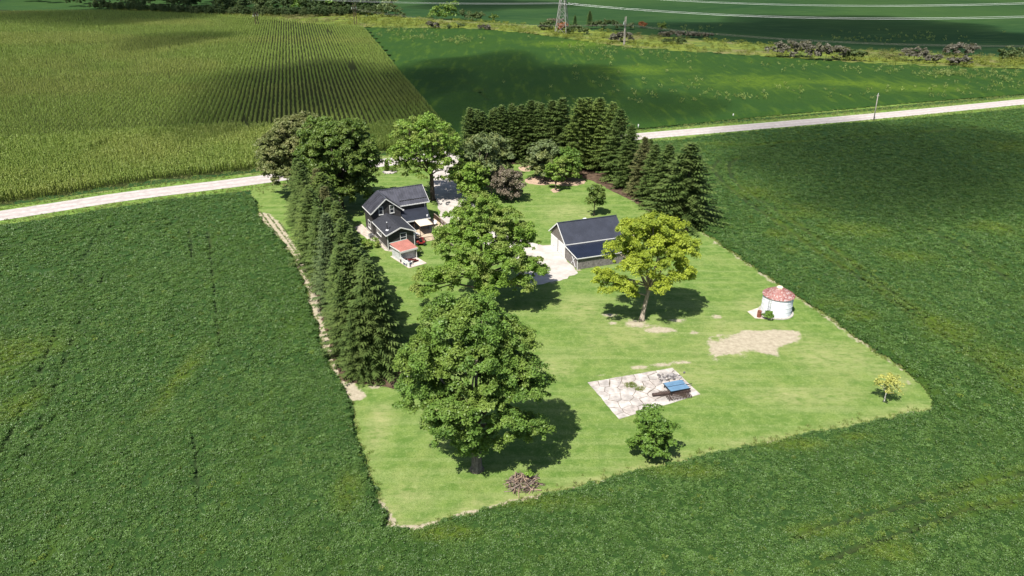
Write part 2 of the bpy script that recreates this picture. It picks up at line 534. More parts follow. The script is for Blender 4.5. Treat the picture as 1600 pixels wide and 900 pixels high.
# ------------------------------------------------------------------ lawn and verge
DIRT_POLY = ats([(1096, 548), (1112, 532), (1135, 522), (1160, 516), (1195, 519), (1243, 520), (1238, 532), (1226, 540), (1228, 558), (1196, 556), (1172, 549), (1150, 556), (1120, 556)])
DIRT_SPOTS = [spot(*s) for s in [(1003, 506, 34, 9), (950, 492, 18, 4), (958, 505, 12, 4), (1062, 500, 26, 6), (745, 733, 13, 8), (818, 760, 26, 10), (1120, 495, 14, 5),
              (1035, 570, 26, 5), (1000, 574, 20, 4), (1065, 566, 30, 4), (935, 585, 18, 4), (1085, 520, 10, 3), (820, 263, 13, 5), (1420, 598, 14, 8),
              (555, 608, 14, 5), (585, 604, 22, 4), (615, 596, 22, 4), (1030, 515, 30, 5), (905, 422, 14, 3), (862, 441, 16, 4)]]
DRY_SPOTS = [spot(*s) for s in [(990, 520, 120, 45), (1140, 530, 130, 40), (1050, 590, 160, 40), (1290, 560, 110, 40), (700, 640, 60, 60), (640, 770, 60, 40), (900, 480, 60, 30),
             (1400, 600, 50, 30), (1240, 620, 140, 20), (890, 330, 60, 22), (1010, 540, 60, 16), (1180, 480, 40, 18), (870, 570, 50, 30), (590, 680, 30, 60)]]
STRIP_L = ats([(473, 428), (479, 450), (490, 492), (500, 525), (511, 556), (522, 578), (534, 596), (548, 618)])
CORNER = ats([(588, 782), (600, 806), (614, 826), (650, 827), (700, 814), (770, 795), (860, 772)])
EDGE_B = ats([(860, 774), (1000, 738), (1130, 708), (1300, 673), (1440, 644)])
EDGE_R = ats([(1452, 612), (1400, 572), (1300, 502), (1200, 434), (1100, 366)])
BARE_POLY = ats([(399, 331), (420, 334), (440, 350), (462, 385), (482, 425), (482, 445), (470, 432), (452, 402), (424, 372)])
MULCH = ats([(985, 308), (1010, 322), (1035, 338), (1042, 348)])

def lawn_attrs(x, y):
    n1 = fbm(x, y, 2.2, 11, 4) - 0.5
    dirt = spots(x, y, DIRT_SPOTS, 0.97, 0.8) * 0.82
    e = dist_line(x, y, DIRT_POLY, True) * np.where(inside(x, y, DIRT_POLY), 1, -1)
    dirt = np.maximum(dirt, smooth(-1.1, 0.9, e + n1 * 4.2) * 0.86)
    dirt = np.maximum(dirt, 1 - smooth(0.8, 1.9, dist_line(x, y, STRIP_L) + n1 * 1.6))
    dirt = np.maximum(dirt, 1 - smooth(0.2, 0.75, dist_line(x, y, CORNER) + n1 * 0.8))
    dirt = np.maximum(dirt, (1 - smooth(0.05, 0.45, dist_line(x, y, EDGE_B) + n1 * 1.2)) * 0.7)
    dirt = np.maximum(dirt, (1 - smooth(0.05, 0.6, dist_line(x, y, EDGE_R) + n1 * 2.4)) * 0.6)
    dirt = np.maximum(dirt, inside(x, y, BARE_POLY) * 1.0)
    dirt = np.maximum(dirt, (1 - smooth(0.5, 1.2, dist_line(x, y, MULCH) + n1)) * 0.9)
    dry = spots(x, y, DRY_SPOTS, 0.95, 0.5, 8) * (0.35 + 0.65 * fbm(x, y, 3.1, 5, 4))
    dry = np.maximum(dry, (1 - smooth(0.4, 2.2, np.minimum(dist_line(x, y, EDGE_B), dist_line(x, y, CORNER)) + n1 * 2)) * 0.7)
    return {'dirt': dirt, 'dry': dry}

m_lawn, nt, out = new_mat('mown_grass')
p_ = pos(nt)
fine = noise(nt, p_, 5.0, 5, 0.7)
mid = noise(nt, p_, 0.55, 4, 0.65)
streak = noise(nt, p_, 0.5, 4, 0.6, stretch=(0.10, 1.5, 1), rotz=-0.32)
c = mixc(nt, ramp(nt, mid, 0.37, 0.63), (0.088, 0.160, 0.029), (0.155, 0.225, 0.053))
c = mixc(nt, mth(nt, 'MULTIPLY', ramp(nt, streak, 0.45, 0.68), 0.65), c, (0.215, 0.265, 0.092))
c = mixc(nt, mth(nt, 'MULTIPLY', ramp(nt, noise(nt, p_, 0.16, 4, 0.7), 0.5, 0.68), 0.42), c, (0.235, 0.268, 0.086))
c = mixc(nt, mth(nt, 'MULTIPLY', ramp(nt, noise(nt, p_, 0.23, 4, 0.7, stretch=(1.2, 0.8, 1)), 0.52, 0.7), 0.45), c, (0.085, 0.155, 0.026))
c = mixc(nt, mth(nt, 'MULTIPLY', ramp(nt, fine, 0.42, 0.66), 0.62), c, (0.072, 0.135, 0.022))
c = mixc(nt, mth(nt, 'MULTIPLY', ramp(nt, noise(nt, p_, 1.6, 6, 0.8), 0.5, 0.66), 0.6), c, (0.225, 0.285, 0.10))
dry = mth(nt, 'MULTIPLY', attr(nt, 'dry'), ramp(nt, noise(nt, p_, 1.1, 5, 0.75, stretch=(0.6, 1.4, 1), rotz=-0.34), 0.3, 0.7))
c = mixc(nt, mth(nt, 'MULTIPLY', dry, 0.85), c, (0.34, 0.33, 0.15))
di = mth(nt, 'ADD', attr(nt, 'dirt'), mth(nt, 'MULTIPLY', mth(nt, 'SUBTRACT', noise(nt, p_, 1.5, 6, 0.8), 0.5), 1.5))
soil = mixc(nt, ramp(nt, noise(nt, p_, 1.6, 5, 0.7), 0.3, 0.7), (0.29, 0.25, 0.18), (0.42, 0.37, 0.275))
c = mixc(nt, ramp(nt, di, 0.30, 0.75), c, soil)
pbr(nt, out, c, 0.85, 0.12, 0, bump(nt, noise(nt, p_, 9, 4, 0.75), 0.9, 0.10))

LAWN = ats([(612, 840), (650, 848), (1470, 655)]) + [at(1490, 625), (38.6, 128.5), (30.5, 158), (23.5, 192), (18, 199.5)] + [tuple(q) for q in road_off(3.4)[::-1] if -62 < q[0] < 18] + [at(392, 300), at(392, 330), at(425, 380), at(465, 440), at(480, 505), at(505, 590), at(535, 640), at(580, 790)]
lw = grid_sheet('lawn', LAWN, 0.5, 0.0, m_lawn, lawn_attrs)
tag(lw, 'mown farmyard lawn with worn bare patches', kind='structure')

m_verge, nt, out = new_mat('roadside_grass')
p_ = pos(nt)
c = mixc(nt, ramp(nt, noise(nt, p_, 0.4, 4, 0.65), 0.3, 0.7), (0.10, 0.19, 0.032), (0.19, 0.28, 0.06))
c = mixc(nt, mth(nt, 'MULTIPLY', ramp(nt, noise(nt, p_, 0.25, 4, stretch=(0.3, 1.5, 1), rotz=-0.4), 0.5, 0.7), 0.7), c, (0.28, 0.27, 0.12))
pbr(nt, out, c, 0.9, 0.1, 0, bump(nt, noise(nt, p_, 4, 4, 0.7), 1.0, 0.3))

def strip_mesh(name, offs, zs, mat, pts=None, smooth_=True):
    rows = [road_off(o, pts) for o in offs]
    n = len(rows[0]); m = len(offs)
    V = np.concatenate([np.c_[r_, hz(r_[:, 0], r_[:, 1]) + z] for r_, z in zip(rows, zs)])
    F = [(k * n + i, k * n + i + 1, (k + 1) * n + i + 1, (k + 1) * n + i) for k in range(m - 1) for i in range(n - 1)]
    return link(name, raw_mesh(name, V, np.array(F)[:, ::-1], mat, smooth_))

vg = strip_mesh('roadside_verge', (-12, -8, -3.2), (-0.012, -0.05, 0.02), m_verge)
tag(vg, 'rough grass verge on the near side of the gravel road', kind='structure')
vg = strip_mesh('roadside_verge', (3.2, 8, 12), (0.02, -0.05, -0.012), m_verge)
tag(vg, 'rough grass verge on the far side of the gravel road', kind='structure')

m_road, nt, out = new_mat('pale_gravel')
p_ = pos(nt)
rd = attr(nt, 'across')
w1 = mth(nt, 'SUBTRACT', 1.0, ramp(nt, mth(nt, 'ABSOLUTE', mth(nt, 'SUBTRACT', mth(nt, 'ABSOLUTE', rd), 0.42)), 0.04, 0.22))
c = mixc(nt, ramp(nt, noise(nt, p_, 0.8, 5, 0.7), 0.3, 0.7), (0.33, 0.30, 0.28), (0.47, 0.43, 0.405))
c = mixc(nt, mth(nt, 'MULTIPLY', w1, 0.55), c, (0.33, 0.265, 0.25))
pbr(nt, out, c, 0.95, 0.1, 0, bump(nt, noise(nt, p_, 7, 4), 0.5, 0.05))
offs = np.linspace(-3.3, 3.3, 13)
n_ = len(ROADS)
rdm = strip_mesh('gravel_road', offs, 0.06 + 0.08 * (1 - (offs / 3.3) ** 2), m_road)
a_ = rdm.data.attributes.new('across', 'FLOAT', 'POINT')
a_.data.foreach_set('value', np.repeat(offs / 3.3, n_).astype(np.float32))
tag(rdm, 'pale gravel country road crossing behind the farmstead', kind='structure')

# ------------------------------------------------------------------ driveway and pads
m_drive, nt, out = new_mat('gravel_and_concrete')
p_ = pos(nt)
c = mixc(nt, ramp(nt, noise(nt, p_, 0.45, 5, 0.65), 0.3, 0.7), (0.34, 0.31, 0.28), (0.49, 0.45, 0.415))
c = mixc(nt, mth(nt, 'MULTIPLY', ramp(nt, noise(nt, p_, 1.4, 5, 0.7), 0.55, 0.75), 0.5), c, (0.33, 0.29, 0.24))
pbr(nt, out, c, 0.9, 0.2, 0, bump(nt, noise(nt, p_, 8, 4), 0.35, 0.03))

def jag(poly, step, amp, seed):
    out_ = []
    n = len(poly)
    for i in range(n):
        a = np.array(poly[i]); b = np.array(poly[(i + 1) % n])
        m = max(1, int(np.hypot(*(b - a)) / step))
        for k in range(m):
            q = a + (b - a) * k / m
            out_.append((q[0] + (vnoise(q[0] * 1.3, q[1] * 1.3, seed) - 0.5) * amp, q[1] + (vnoise(q[0] * 1.3, q[1] * 1.3, seed + 5) - 0.5) * amp))
    return out_

def sheet(name, poly, z, t, mat, label):
    o = MB().prism(poly, z - t, z).obj(name, mat)
    return tag(o, label, kind='structure')

DRIVE = [(-13.2, 124.8), (-8, 126.8), (-1.0, 118.8), (2.4, 113.2), (0.8, 109.2), (2.2, 106.4), (4.1, 105.9), (7.5, 107.4), (11.0, 110.2), (9.4, 116.0), (7.6, 122.8), (5.4, 122.6), (1.5, 125.5), (-4.5, 132.0), (-8.6, 137.5), (-7.6, 143.8), (-10.4, 153.3), (-13.6, 162), (-14.6, 172), (-12.0, 181.6), (-20.5, 178.2), (-19.0, 170), (-18.2, 160), (-16.2, 148), (-14.6, 141)]
sheet('driveway', jag(DRIVE, 0.8, 0.7, 4), 0.025, 0.1, m_drive, 'pale gravel driveway from the road past the house to the garage')

# ------------------------------------------------------------------ soybeans
def mat_canopy(name, d, l, blue, yel, spec=0.3, rough=0.62):
    m, nt, out = new_mat(name)
    p_ = pos(nt)
    f = noise(nt, p_, 3.6, 4, 0.7)
    c = mixc(nt, ramp(nt, f, 0.33, 0.68), d, l)
    c = mixc(nt, mth(nt, 'MULTIPLY', ramp(nt, noise(nt, p_, 0.045, 3), 0.35, 0.65), 0.65), c, blue)
    c = mixc(nt, mth(nt, 'MULTIPLY', ramp(nt, noise(nt, p_, 0.35, 3, stretch=(1, 0.16, 1), rotz=-0.27), 0.5, 0.72), 0.35), c, yel)
    c = mixc(nt, mth(nt, 'MULTIPLY', attr(nt, 'yel'), ramp(nt, noise(nt, p_, 0.9, 4, 0.7), 0.25, 0.65)), c, yel)
    c = mixc(nt, mth(nt, 'MULTIPLY', attr(nt, 'gap'), 0.6), c, (0.03, 0.032, 0.015))
    pbr(nt, out, c, rough, spec, 0, bump(nt, noise(nt, p_, 6.5, 4, 0.7), 0.8, 0.22))
    return m

TRACKS = [ats(t) for t in [
    [(0, 391), (60, 380), (120, 369), (180, 358), (240, 349), (290, 345)], [(0, 401), (60, 389), (110, 382), (150, 374), (220, 362), (290, 352)],
    [(297, 361), (299, 380), (301, 404)], [(326, 366), (330, 400), (335, 450), (340, 500), (344, 548)],
    [(148, 382), (140, 396), (128, 412)], [(133, 497), (112, 545), (92, 600), (70, 660), (40, 720)], [(98, 502), (78, 550), (58, 605), (30, 662), (0, 720)],
    [(304, 690), (309, 740), (311, 800)], [(128, 432), (129, 448)], [(162, 432), (160, 446)],
    [(1080, 243), (1130, 235), (1197, 228), (1263, 223), (1330, 217), (1397, 212), (1463, 207), (1547, 201)], [(1307, 226), (1370, 219), (1440, 212), (1500, 204)],
    [(1153, 250), (1140, 258), (1138, 266), (1143, 280), (1163, 300), (1213, 333), (1267, 370), (1313, 402), (1380, 453), (1440, 498), (1600, 610)],
    [(1122, 268), (1114, 264), (1124, 252)], [(1080, 250), (1117, 270), (1130, 290), (1173, 323), (1230, 363), (1280, 400), (1347, 442), (1440, 508), (1600, 625)],
    [(1440, 360), (1507, 390), (1573, 440)], [(1190, 205 + 28), (1225, 231)],
    [(1640, 735), (1596, 746), (1525, 765), (1431, 791), (1356, 811), (1281, 830), (1244, 845)], [(1640, 780), (1600, 787), (1506, 803), (1431, 832), (1337, 862), (1262, 896)]]]
YEL = [spot(*s) for s in [(-5, 570, 95, 60), (35, 640, 40, 30), (1190, 305, 50, 18), (1250, 330, 60, 16), (1330, 365, 70, 16), (1420, 405, 60, 14), (1480, 520, 55, 22), (1545, 560, 60, 22), (1590, 590, 50, 16),
        (820, 792, 150, 16), (1050, 745, 90, 14), (1250, 700, 90, 12), (1330, 690, 50, 8), (1575, 233, 50, 10), (1210, 370, 26, 10), (1235, 395, 20, 8), (1300, 480, 40, 10), (545, 770, 30, 40), (1345, 500, 40, 10),
        (700, 840, 90, 16), (1270, 835, 70, 12), (1400, 870, 60, 18), (280, 600, 20, 60), (1560, 360, 60, 14), (1130, 228, 60, 6), (880, 400, 10, 4), (1090, 745, 20, 10)]]

def canopy(name, poly, height, mat, label, amp=0.13, cells=((125, 0.32), (190, 0.7), (330, 1.8), (9999, 5.0)), tracks=(), yel=(), far=760, edge=0.5, pale=()):
    T = 24.0
    xs = [p[0] for p in poly]; ys = [p[1] for p in poly]
    VV = []; FF = []; YY = []; GG = []; base = 0
    for tx in np.arange(math.floor(min(xs) / T) * T, max(xs), T):
        for ty in np.arange(math.floor(min(ys) / T) * T, min(max(ys), far), T):
            cx, cy = tx + T / 2, ty + T / 2
            de = float(dist_line(np.array([cx]), np.array([cy]), poly, True)[0])
            if not inside(np.array([cx]), np.array([cy]), poly)[0] and de > T * 0.8: continue
            r = math.hypot(cx, cy)
            vis = bool(in_view(np.array([cx]), np.array([cy]), T)[0]) or r < 40
            cell = [c_ for d_, c_ in cells if r < d_][0]
            if not vis: cell = 4.0 if de < T else 8.0
            elif de < T * 0.72 and r < 330: cell = min(cell, 0.4 if r < 170 else 0.8)
            n = int(round(T / cell)); cell = T / n
            k = np.arange(n + 1)
            gx, gy = np.meshgrid(tx + k * cell, ty + k * cell)
            fx = gx[:-1, :-1] + cell / 2; fy = gy[:-1, :-1] + cell / 2
            ok = inside(fx, fy, poly)
            if not ok.any(): continue
            e = dist_line(gx, gy, poly, True) if de < T * 0.8 else np.full(gx.shape, 9.0)
            z = height * (0.25 + 0.75 * smooth(0, edge, e)) + (fbm(gx, gy, 1.1, 2, 3) - 0.5) * 2 * amp * min(1, 1.2 / max(cell, .4)) + (fbm(gx, gy, 9, 6, 2) - 0.5) * 0.25
            gap = np.zeros(gx.shape)
            for k_t, t_ in enumerate(tracks):
                tt = np.array(t_)
                if tt[:, 0].min() - 2 > tx + T or tt[:, 0].max() + 2 < tx or tt[:, 1].min() - 2 > ty + T or tt[:, 1].max() + 2 < ty: continue
                d = dist_line(gx, gy, t_)
                q = (1 - smooth(0.1 if r < 120 else 0.2, 0.36 if r < 120 else 0.62, d + (fbm(gx, gy, 2.5, 9, 2) - 0.5) * (0.5 if k_t < 10 else 0.15))) * (smooth(0.2, 0.42, fbm(gx, gy, 6, 14, 2) + 0.2) if k_t < 10 else 1.0) * (0.75 if k_t < 10 else 1.0)
                gap = np.maximum(gap, q)
            z = z - gap * 0.42
            VV.append(np.c_[gx.ravel(), gy.ravel(), (hz(gx, gy) + np.maximum(z, 0.02)).ravel()])
            iy, ix = np.nonzero(ok)
            m = n + 1
            FF.append(np.c_[iy * m + ix, iy * m + ix + 1, (iy + 1) * m + ix + 1, (iy + 1) * m + ix] + base)
            yy = 0.9 * spots(gx, gy, yel, 0.98, 0.6)
            for t_ in pale: yy = np.maximum(yy, 0.75 * (1 - smooth(0.4, 1.6, dist_line(gx, gy, t_))) * smooth(0.35, 0.6, fbm(gx, gy, 9, 23, 2)))
            YY.append(yy.ravel() if len(yel) else np.zeros(gx.size))
            GG.append(gap.ravel())
            base += gx.size
    o = link(name, raw_mesh(name, np.concatenate(VV), np.concatenate(FF), mat, True, {'yel': np.concatenate(YY), 'gap': np.concatenate(GG)}))
    return tag(o, label, kind='stuff')

m_soy = mat_canopy('soybean_canopy', (0.013, 0.036, 0.006), (0.036, 0.085, 0.014), (0.027, 0.066, 0.016), (0.075, 0.120, 0.010), 0.15, 0.8)
soy = canopy('soybean_crop', SOY_NEAR, 0.62, m_soy, 'dark green soybean crop wrapped round three sides of the farmyard', tracks=TRACKS, yel=YEL, pale=[TRACKS[k] for k in (10, 12, 14, 15, 17, 18)])
m_soyf = mat_canopy('far_soybean_canopy', (0.012, 0.036, 0.007), (0.040, 0.088, 0.014), (0.020, 0.054, 0.012), (0.085, 0.140, 0.012), 0.08, 0.95)
YELF = [spot(*s) for s in [(1200, 130, 160, 14), (1330, 132, 140, 8), (1000, 110, 90, 10), (690, 45, 60, 4), (900, 72, 120, 6), (1420, 140, 100, 8)]]
soyf = canopy('soybean_crop', SOY_FAR, 0.7, m_soyf, 'soybean crop beyond the road reaching to the weedy strip', cells=((250, 1.5), (9999, 4.0)), yel=YELF, edge=3.0, tracks=[ats([(720, 120), (740, 138), (765, 160)])])

# bean plants standing proud of the canopy
m_bean = leaf_mat('bean_leaf', (0.034, 0.092, 0.015), (0.100, 0.176, 0.040), 0.22, 0.48, tint=(0.15, 0.20, 0.025), spec=0.32)
bean_t = []
for k in range(4):
    rg = np.random.default_rng(50 + k)
    n = 46
    th = rg.uniform(0, 2 * PI, n); rr = 0.36 * np.sqrt(rg.uniform(0, 1, n))
    P = np.c_[rr * np.cos(th), rr * np.sin(th), 0.16 - 0.55 * rr ** 2 + rg.normal(0, 0.07, n)]
    N_ = np.c_[rg.normal(0, 0.55, n), rg.normal(0, 0.55, n), np.full(n, 1.0)]
    bean_t.append(template('bean_plant', quads('bean_plant', leaf_quads(P, N_, rg.uniform(0.12, 0.20, n), rg.uniform(0.09, 0.14, n), rg), m_bean)))

def soy_pts():
    out_ = []
    for r0, r1, dens, sc in ((0, 85, 9.0, 0.66), (85, 130, 5.0, 0.84), (130, 200, 2.8, 1.0), (200, 330, 1.3, 1.1)):
        n = int(dens * 480 * 320)
        x = RNG.uniform(-240, 240, n); y = RNG.uniform(10, 330, n)
        r = np.hypot(x, y)
        k = (r >= r0) & (r < r1) & in_view(x, y, 10)
        x, y = x[k], y[k]
        k = inside(x, y, SOY_NEAR)
        x, y = x[k], y[k]
        gap = np.zeros(x.shape)
        for k_t, t_ in enumerate(TRACKS): gap = np.maximum(gap, dist_line(x, y, t_) < ((0.18 if r0 < 100 else 0.36) if k_t < 10 else (0.3 if r0 < 100 else 0.62)))
        k = gap < 0.5
        x, y = x[k], y[k]
        e = dist_line(x, y, SOY_NEAR, True)
        z = 0.62 * (0.15 + 0.85 * smooth(0, 0.5, e)) - 0.02 + (fbm(x, y, 1.1, 2, 3) - 0.5) * 0.26 + (fbm(x, y, 9, 6, 2) - 0.5) * 0.25
        out_.append(np.c_[x, y, z, sc * RNG.uniform(0.6, 1.4, len(x))])
    return np.concatenate(out_)
sp_ = soy_pts()
ti = spots(sp_[:, 0], sp_[:, 1], YEL, 0.98, 0.6) * (0.35 + 0.7 * RNG.uniform(0, 1, len(sp_))) * 0.8
for k_ in (10, 12, 14, 15, 17, 18): ti = np.maximum(ti, 0.7 * (1 - smooth(0.3, 1.5, dist_line(sp_[:, 0], sp_[:, 1], TRACKS[k_]))) * RNG.uniform(0, 1, len(sp_)))
ti = np.maximum(ti, (RNG.uniform(0, 1, len(sp_)) < 0.012) * 0.7)
scatter('bean_plants', sp_[:, :3], zrot(len(sp_)), sp_[:, 3], ti, bean_t, 'leafy tops of the soybean plants around the farmyard')

# sparse young rows on the bare headland at the left of the yard
rp = []
bd = np.array(at(482, 440)) - np.array(at(405, 333)); bl = np.hypot(*bd); bd /= bl
for s in np.arange(-12, 13, 0.95):
    for t in np.arange(-3, bl + 4, 0.3):
        rp.append((at(405, 333)[0] + bd[0] * t - bd[1] * s, at(405, 333)[1] + bd[1] * t + bd[0] * s))
rp = np.array(rp) + RNG.normal(0, 0.06, (len(rp), 2))
k = inside(rp[:, 0], rp[:, 1], BARE_POLY) & (RNG.uniform(0, 1, len(rp)) < 0.75)
rp = rp[k]
scatter('stunted_bean_rows', np.c_[rp, np.full(len(rp), 0.05)], zrot(len(rp)), RNG.uniform(0.35, 0.6, len(rp)), RNG.uniform(0.2, 0.6, len(rp)), bean_t, 'stunted bean rows on bare soil beside the spruces')

# ------------------------------------------------------------------ corn
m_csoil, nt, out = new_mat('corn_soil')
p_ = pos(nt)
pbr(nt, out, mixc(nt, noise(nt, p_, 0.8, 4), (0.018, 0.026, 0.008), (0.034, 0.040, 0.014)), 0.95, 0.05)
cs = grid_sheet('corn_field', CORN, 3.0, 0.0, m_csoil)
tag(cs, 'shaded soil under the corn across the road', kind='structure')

m_corn = leaf_mat('corn_leaf', (0.20, 0.305, 0.056), (0.33, 0.44, 0.100), 0.38, 0.5, tint=(0.45, 0.47, 0.13), spec=0.35)
m_tass = plain('corn_tassel', (0.30, 0.26, 0.10), var=0.3)
corn_t = []
for k in range(4):
    rg = np.random.default_rng(80 + k)
    V = []
    for j in range(13):
        h0 = 0.3 + 1.7 * rg.uniform(0, 1) ** 0.6; a = rg.uniform(0, 2 * PI); L = rg.uniform(0.12, 0.23); w = 0.17
        d = np.array([math.cos(a), math.sin(a), 0]); s = np.array([-d[1], d[0], 0]) * w / 2
        p = [np.array([0, 0, h0]), np.array([0, 0, h0 + 0.30]) + d * L * 0.4, np.array([0, 0, h0 + 0.12]) + d * L * 0.85]
        V += [p[0] - s * .6, p[0] + s * .6, p[1] + s, p[1] - s, p[1] - s, p[1] + s, p[2] + s * .2, p[2] - s * .2]
    for j in range(3):
        a = j * 2.1; d = np.array([math.cos(a), math.sin(a), 0]) * 0.035
        V += [np.array([0, 0, 0]) - d, np.array([0, 0, 0]) + d, np.array([0, 0, 2.45]) + d * .4, np.array([0, 0, 2.45]) - d * .4]
    corn_t.append(template('corn_plant', quads('corn_plant', np.array(V), m_corn)))

def rows_in(poly, dirn, sp, step_fn, keep=None):
    d = np.array([math.cos(dirn), math.sin(dirn)]); nrm = np.array([-d[1], d[0]])
    P = np.array(poly); s0, s1 = (P @ nrm).min(), (P @ nrm).max(); t0, t1 = (P @ d).min(), (P @ d).max()
    out_ = []
    for (ra, rb, st, spf) in step_fn:
        S = np.arange(s0, s1, sp * spf); Tt = np.arange(t0, t1, st)
        A, B = np.meshgrid(S, Tt)
        x = A * nrm[0] + B * d[0]; y = A * nrm[1] + B * d[1]
        x = x.ravel(); y = y.ravel()
        r = np.hypot(x, y)
        k = (r >= ra) & (r < rb) & in_view(x, y, 10)
        x, y = x[k], y[k]
        k = inside(x, y, poly)
        if keep is not None: k &= keep(x, y)
        out_.append(np.c_[x[k], y[k], np.full(k.sum(), 1.0 if st < 0.6 else 1.25)])
    return np.concatenate(out_)

ROWSP = 1.4
main = rows_in(CORN, CORN_DIR, ROWSP, ((0, 330, 0.36, 1), (330, 560, 0.6, 1), (560, 700, 1.2, 1)), lambda x, y: ~inside(x, y, HEAD))
head = rows_in(HEAD, R(27), 0.66, ((0, 260, 0.36, 1),))
def corn_put(name, pts, label, tb):
    x, y = pts[:, 0] + RNG.normal(0, 0.03, len(pts)), pts[:, 1] + RNG.normal(0, 0.08, len(pts))
    thin = fbm(x, y, 7, 31, 3)
    k = (RNG.uniform(0, 1, len(pts)) > 0.03) & (thin > 0.16)
    lanes = [ats([(160, 232), (146, 240)]), ats([(170, 228), (160, 236)]), ats([(547, 100), (554, 114)]), ats([(512, 48), (517, 56)]), ats([(382, 190), (390, 206)])]
    for L_ in lanes: k &= dist_line(x, y, L_) > 0.8
    x, y, s = x[k], y[k], pts[k, 2]
    s = s * (0.82 + 0.35 * fbm(x, y, 22, 41, 3)) * RNG.uniform(0.85, 1.1, len(x))
    ti = np.clip(smooth(0.45, 0.7, fbm(x, y, 45, 51, 3)) * 0.5 + RNG.uniform(0, 0.35, len(x)) + tb, 0, 1)
    r = zrot(len(x))
    scatter(name, np.c_[x, y, hz(x, y)], r, s, ti, corn_t, label)
main[:, 2] *= 0.72
corn_put('corn_rows', main, 'ripening corn in long rows running away from the road', 0.0)
corn_put('corn_headland', head, 'corn headland planted alongside the gravel road', 0.0)
print('soy plants', len(sp_), 'corn', len(main), len(head))
# ------------------------------------------------------------------ farmhouse
def siding(name, d, l, rough=0.6, step=0.16):
    """lapped boards: fine shadow lines by relief only"""
    m, nt, out = new_mat(name)
    co = obco(nt)
    sx = nd(nt, 'ShaderNodeSeparateXYZ', {0: co}).outputs[2]
    fr = mth(nt, 'FRACT', mth(nt, 'DIVIDE', sx, step))
    c = mixc(nt, ramp(nt, noise(nt, co, 1.2, 4, stretch=(1, 1, 3)), 0.3, 0.7), d, l)
    c = mixc(nt, mth(nt, 'MULTIPLY', noise(nt, co, 9, 3), 0.3), c, tuple(x * 1.3 for x in l))
    pbr(nt, out, c, rough, 0.3, 0, bump(nt, fr, 0.6, 0.03))
    return m

m_side = siding('charcoal_siding', (0.036, 0.034, 0.034), (0.054, 0.051, 0.050))
m_roof = plain('dark_metal_roofing', (0.062, 0.063, 0.078), 0.42, 0.5, 0.0, 0.3, 0.8)
m_roofb = plain('blue_black_roofing', (0.022, 0.025, 0.036), 0.45, 0.5, 0.0, 0.2, 0.8)
m_shing = plain('dark_shingle', (0.036, 0.038, 0.046), 0.8, 0.2, 0.0, 0.3, 2.5, 0.5)
m_trim = plain('white_trim', (0.62, 0.62, 0.60), 0.5, 0.4, var=0.06)
m_greyw = plain('grey_white_panel', (0.62, 0.63, 0.64), 0.6, 0.3, var=0.12)
m_found = plain('foundation_concrete', (0.36, 0.34, 0.31), 0.9, 0.2, var=0.2)
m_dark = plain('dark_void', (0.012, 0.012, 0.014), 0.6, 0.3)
m_black = plain('black_metal', (0.02, 0.02, 0.022), 0.4, 0.5)
m_steel = plain('galvanised_steel', (0.50, 0.51, 0.52), 0.45, 0.5, 0.55, 0.15)
m_glass, nt, out = new_mat('window_glass')
pbr(nt, out, (0.022, 0.026, 0.032), 0.06, 0.6)
m_wood = plain('weathered_wood', (0.24, 0.19, 0.145), 0.85, 0.15, var=0.35, scale=2.0)
m_deck = plain('tan_deck_boards', (0.46, 0.37, 0.27), 0.8, 0.2, var=0.25, scale=1.6)
m_brownrail = plain('brown_stained_wood', (0.085, 0.05, 0.035), 0.7, 0.3, var=0.3)

def gable_walls(mb, x0, x1, y0, y1, he, xr, hr, z0=0.0):
    """walls of a gabled block, ridge along y at x = xr"""
    v = []
    for y in (y0, y1):
        v += [(x0, y, z0), (x1, y, z0), (x1, y, he), (xr, y, hr), (x0, y, he)]
    mb.add(v, [(0, 1, 2, 3, 4), (9, 8, 7, 6, 5), (0, 4, 9, 5), (1, 6, 7, 2)])
    return mb

def roof_plane(mb, a, b, c, d, t=0.12, seam=0.5, seam_h=0.11, seams=True):
    """a-b is the ridge, d-c the eave; a over d, b over c. Standing seams run from ridge to eave"""
    mb.slab([a, d, c, b], t)
    if seams:
        a, b, c, d = map(Vector, (a, b, c, d))
        n = (d - a).cross(b - a).normalized()
        if n.z < 0: n = -n
        L = (b - a).length
        k = max(2, int(L / seam))
        for i in range(k + 1):
            f = 0.012 + 0.976 * i / k
            p = a.lerp(b, f) + n * seam_h * 0.5; q = d.lerp(c, f) + n * seam_h * 0.5
            mb.bar(p, q, 0.09, seam_h)
    return mb

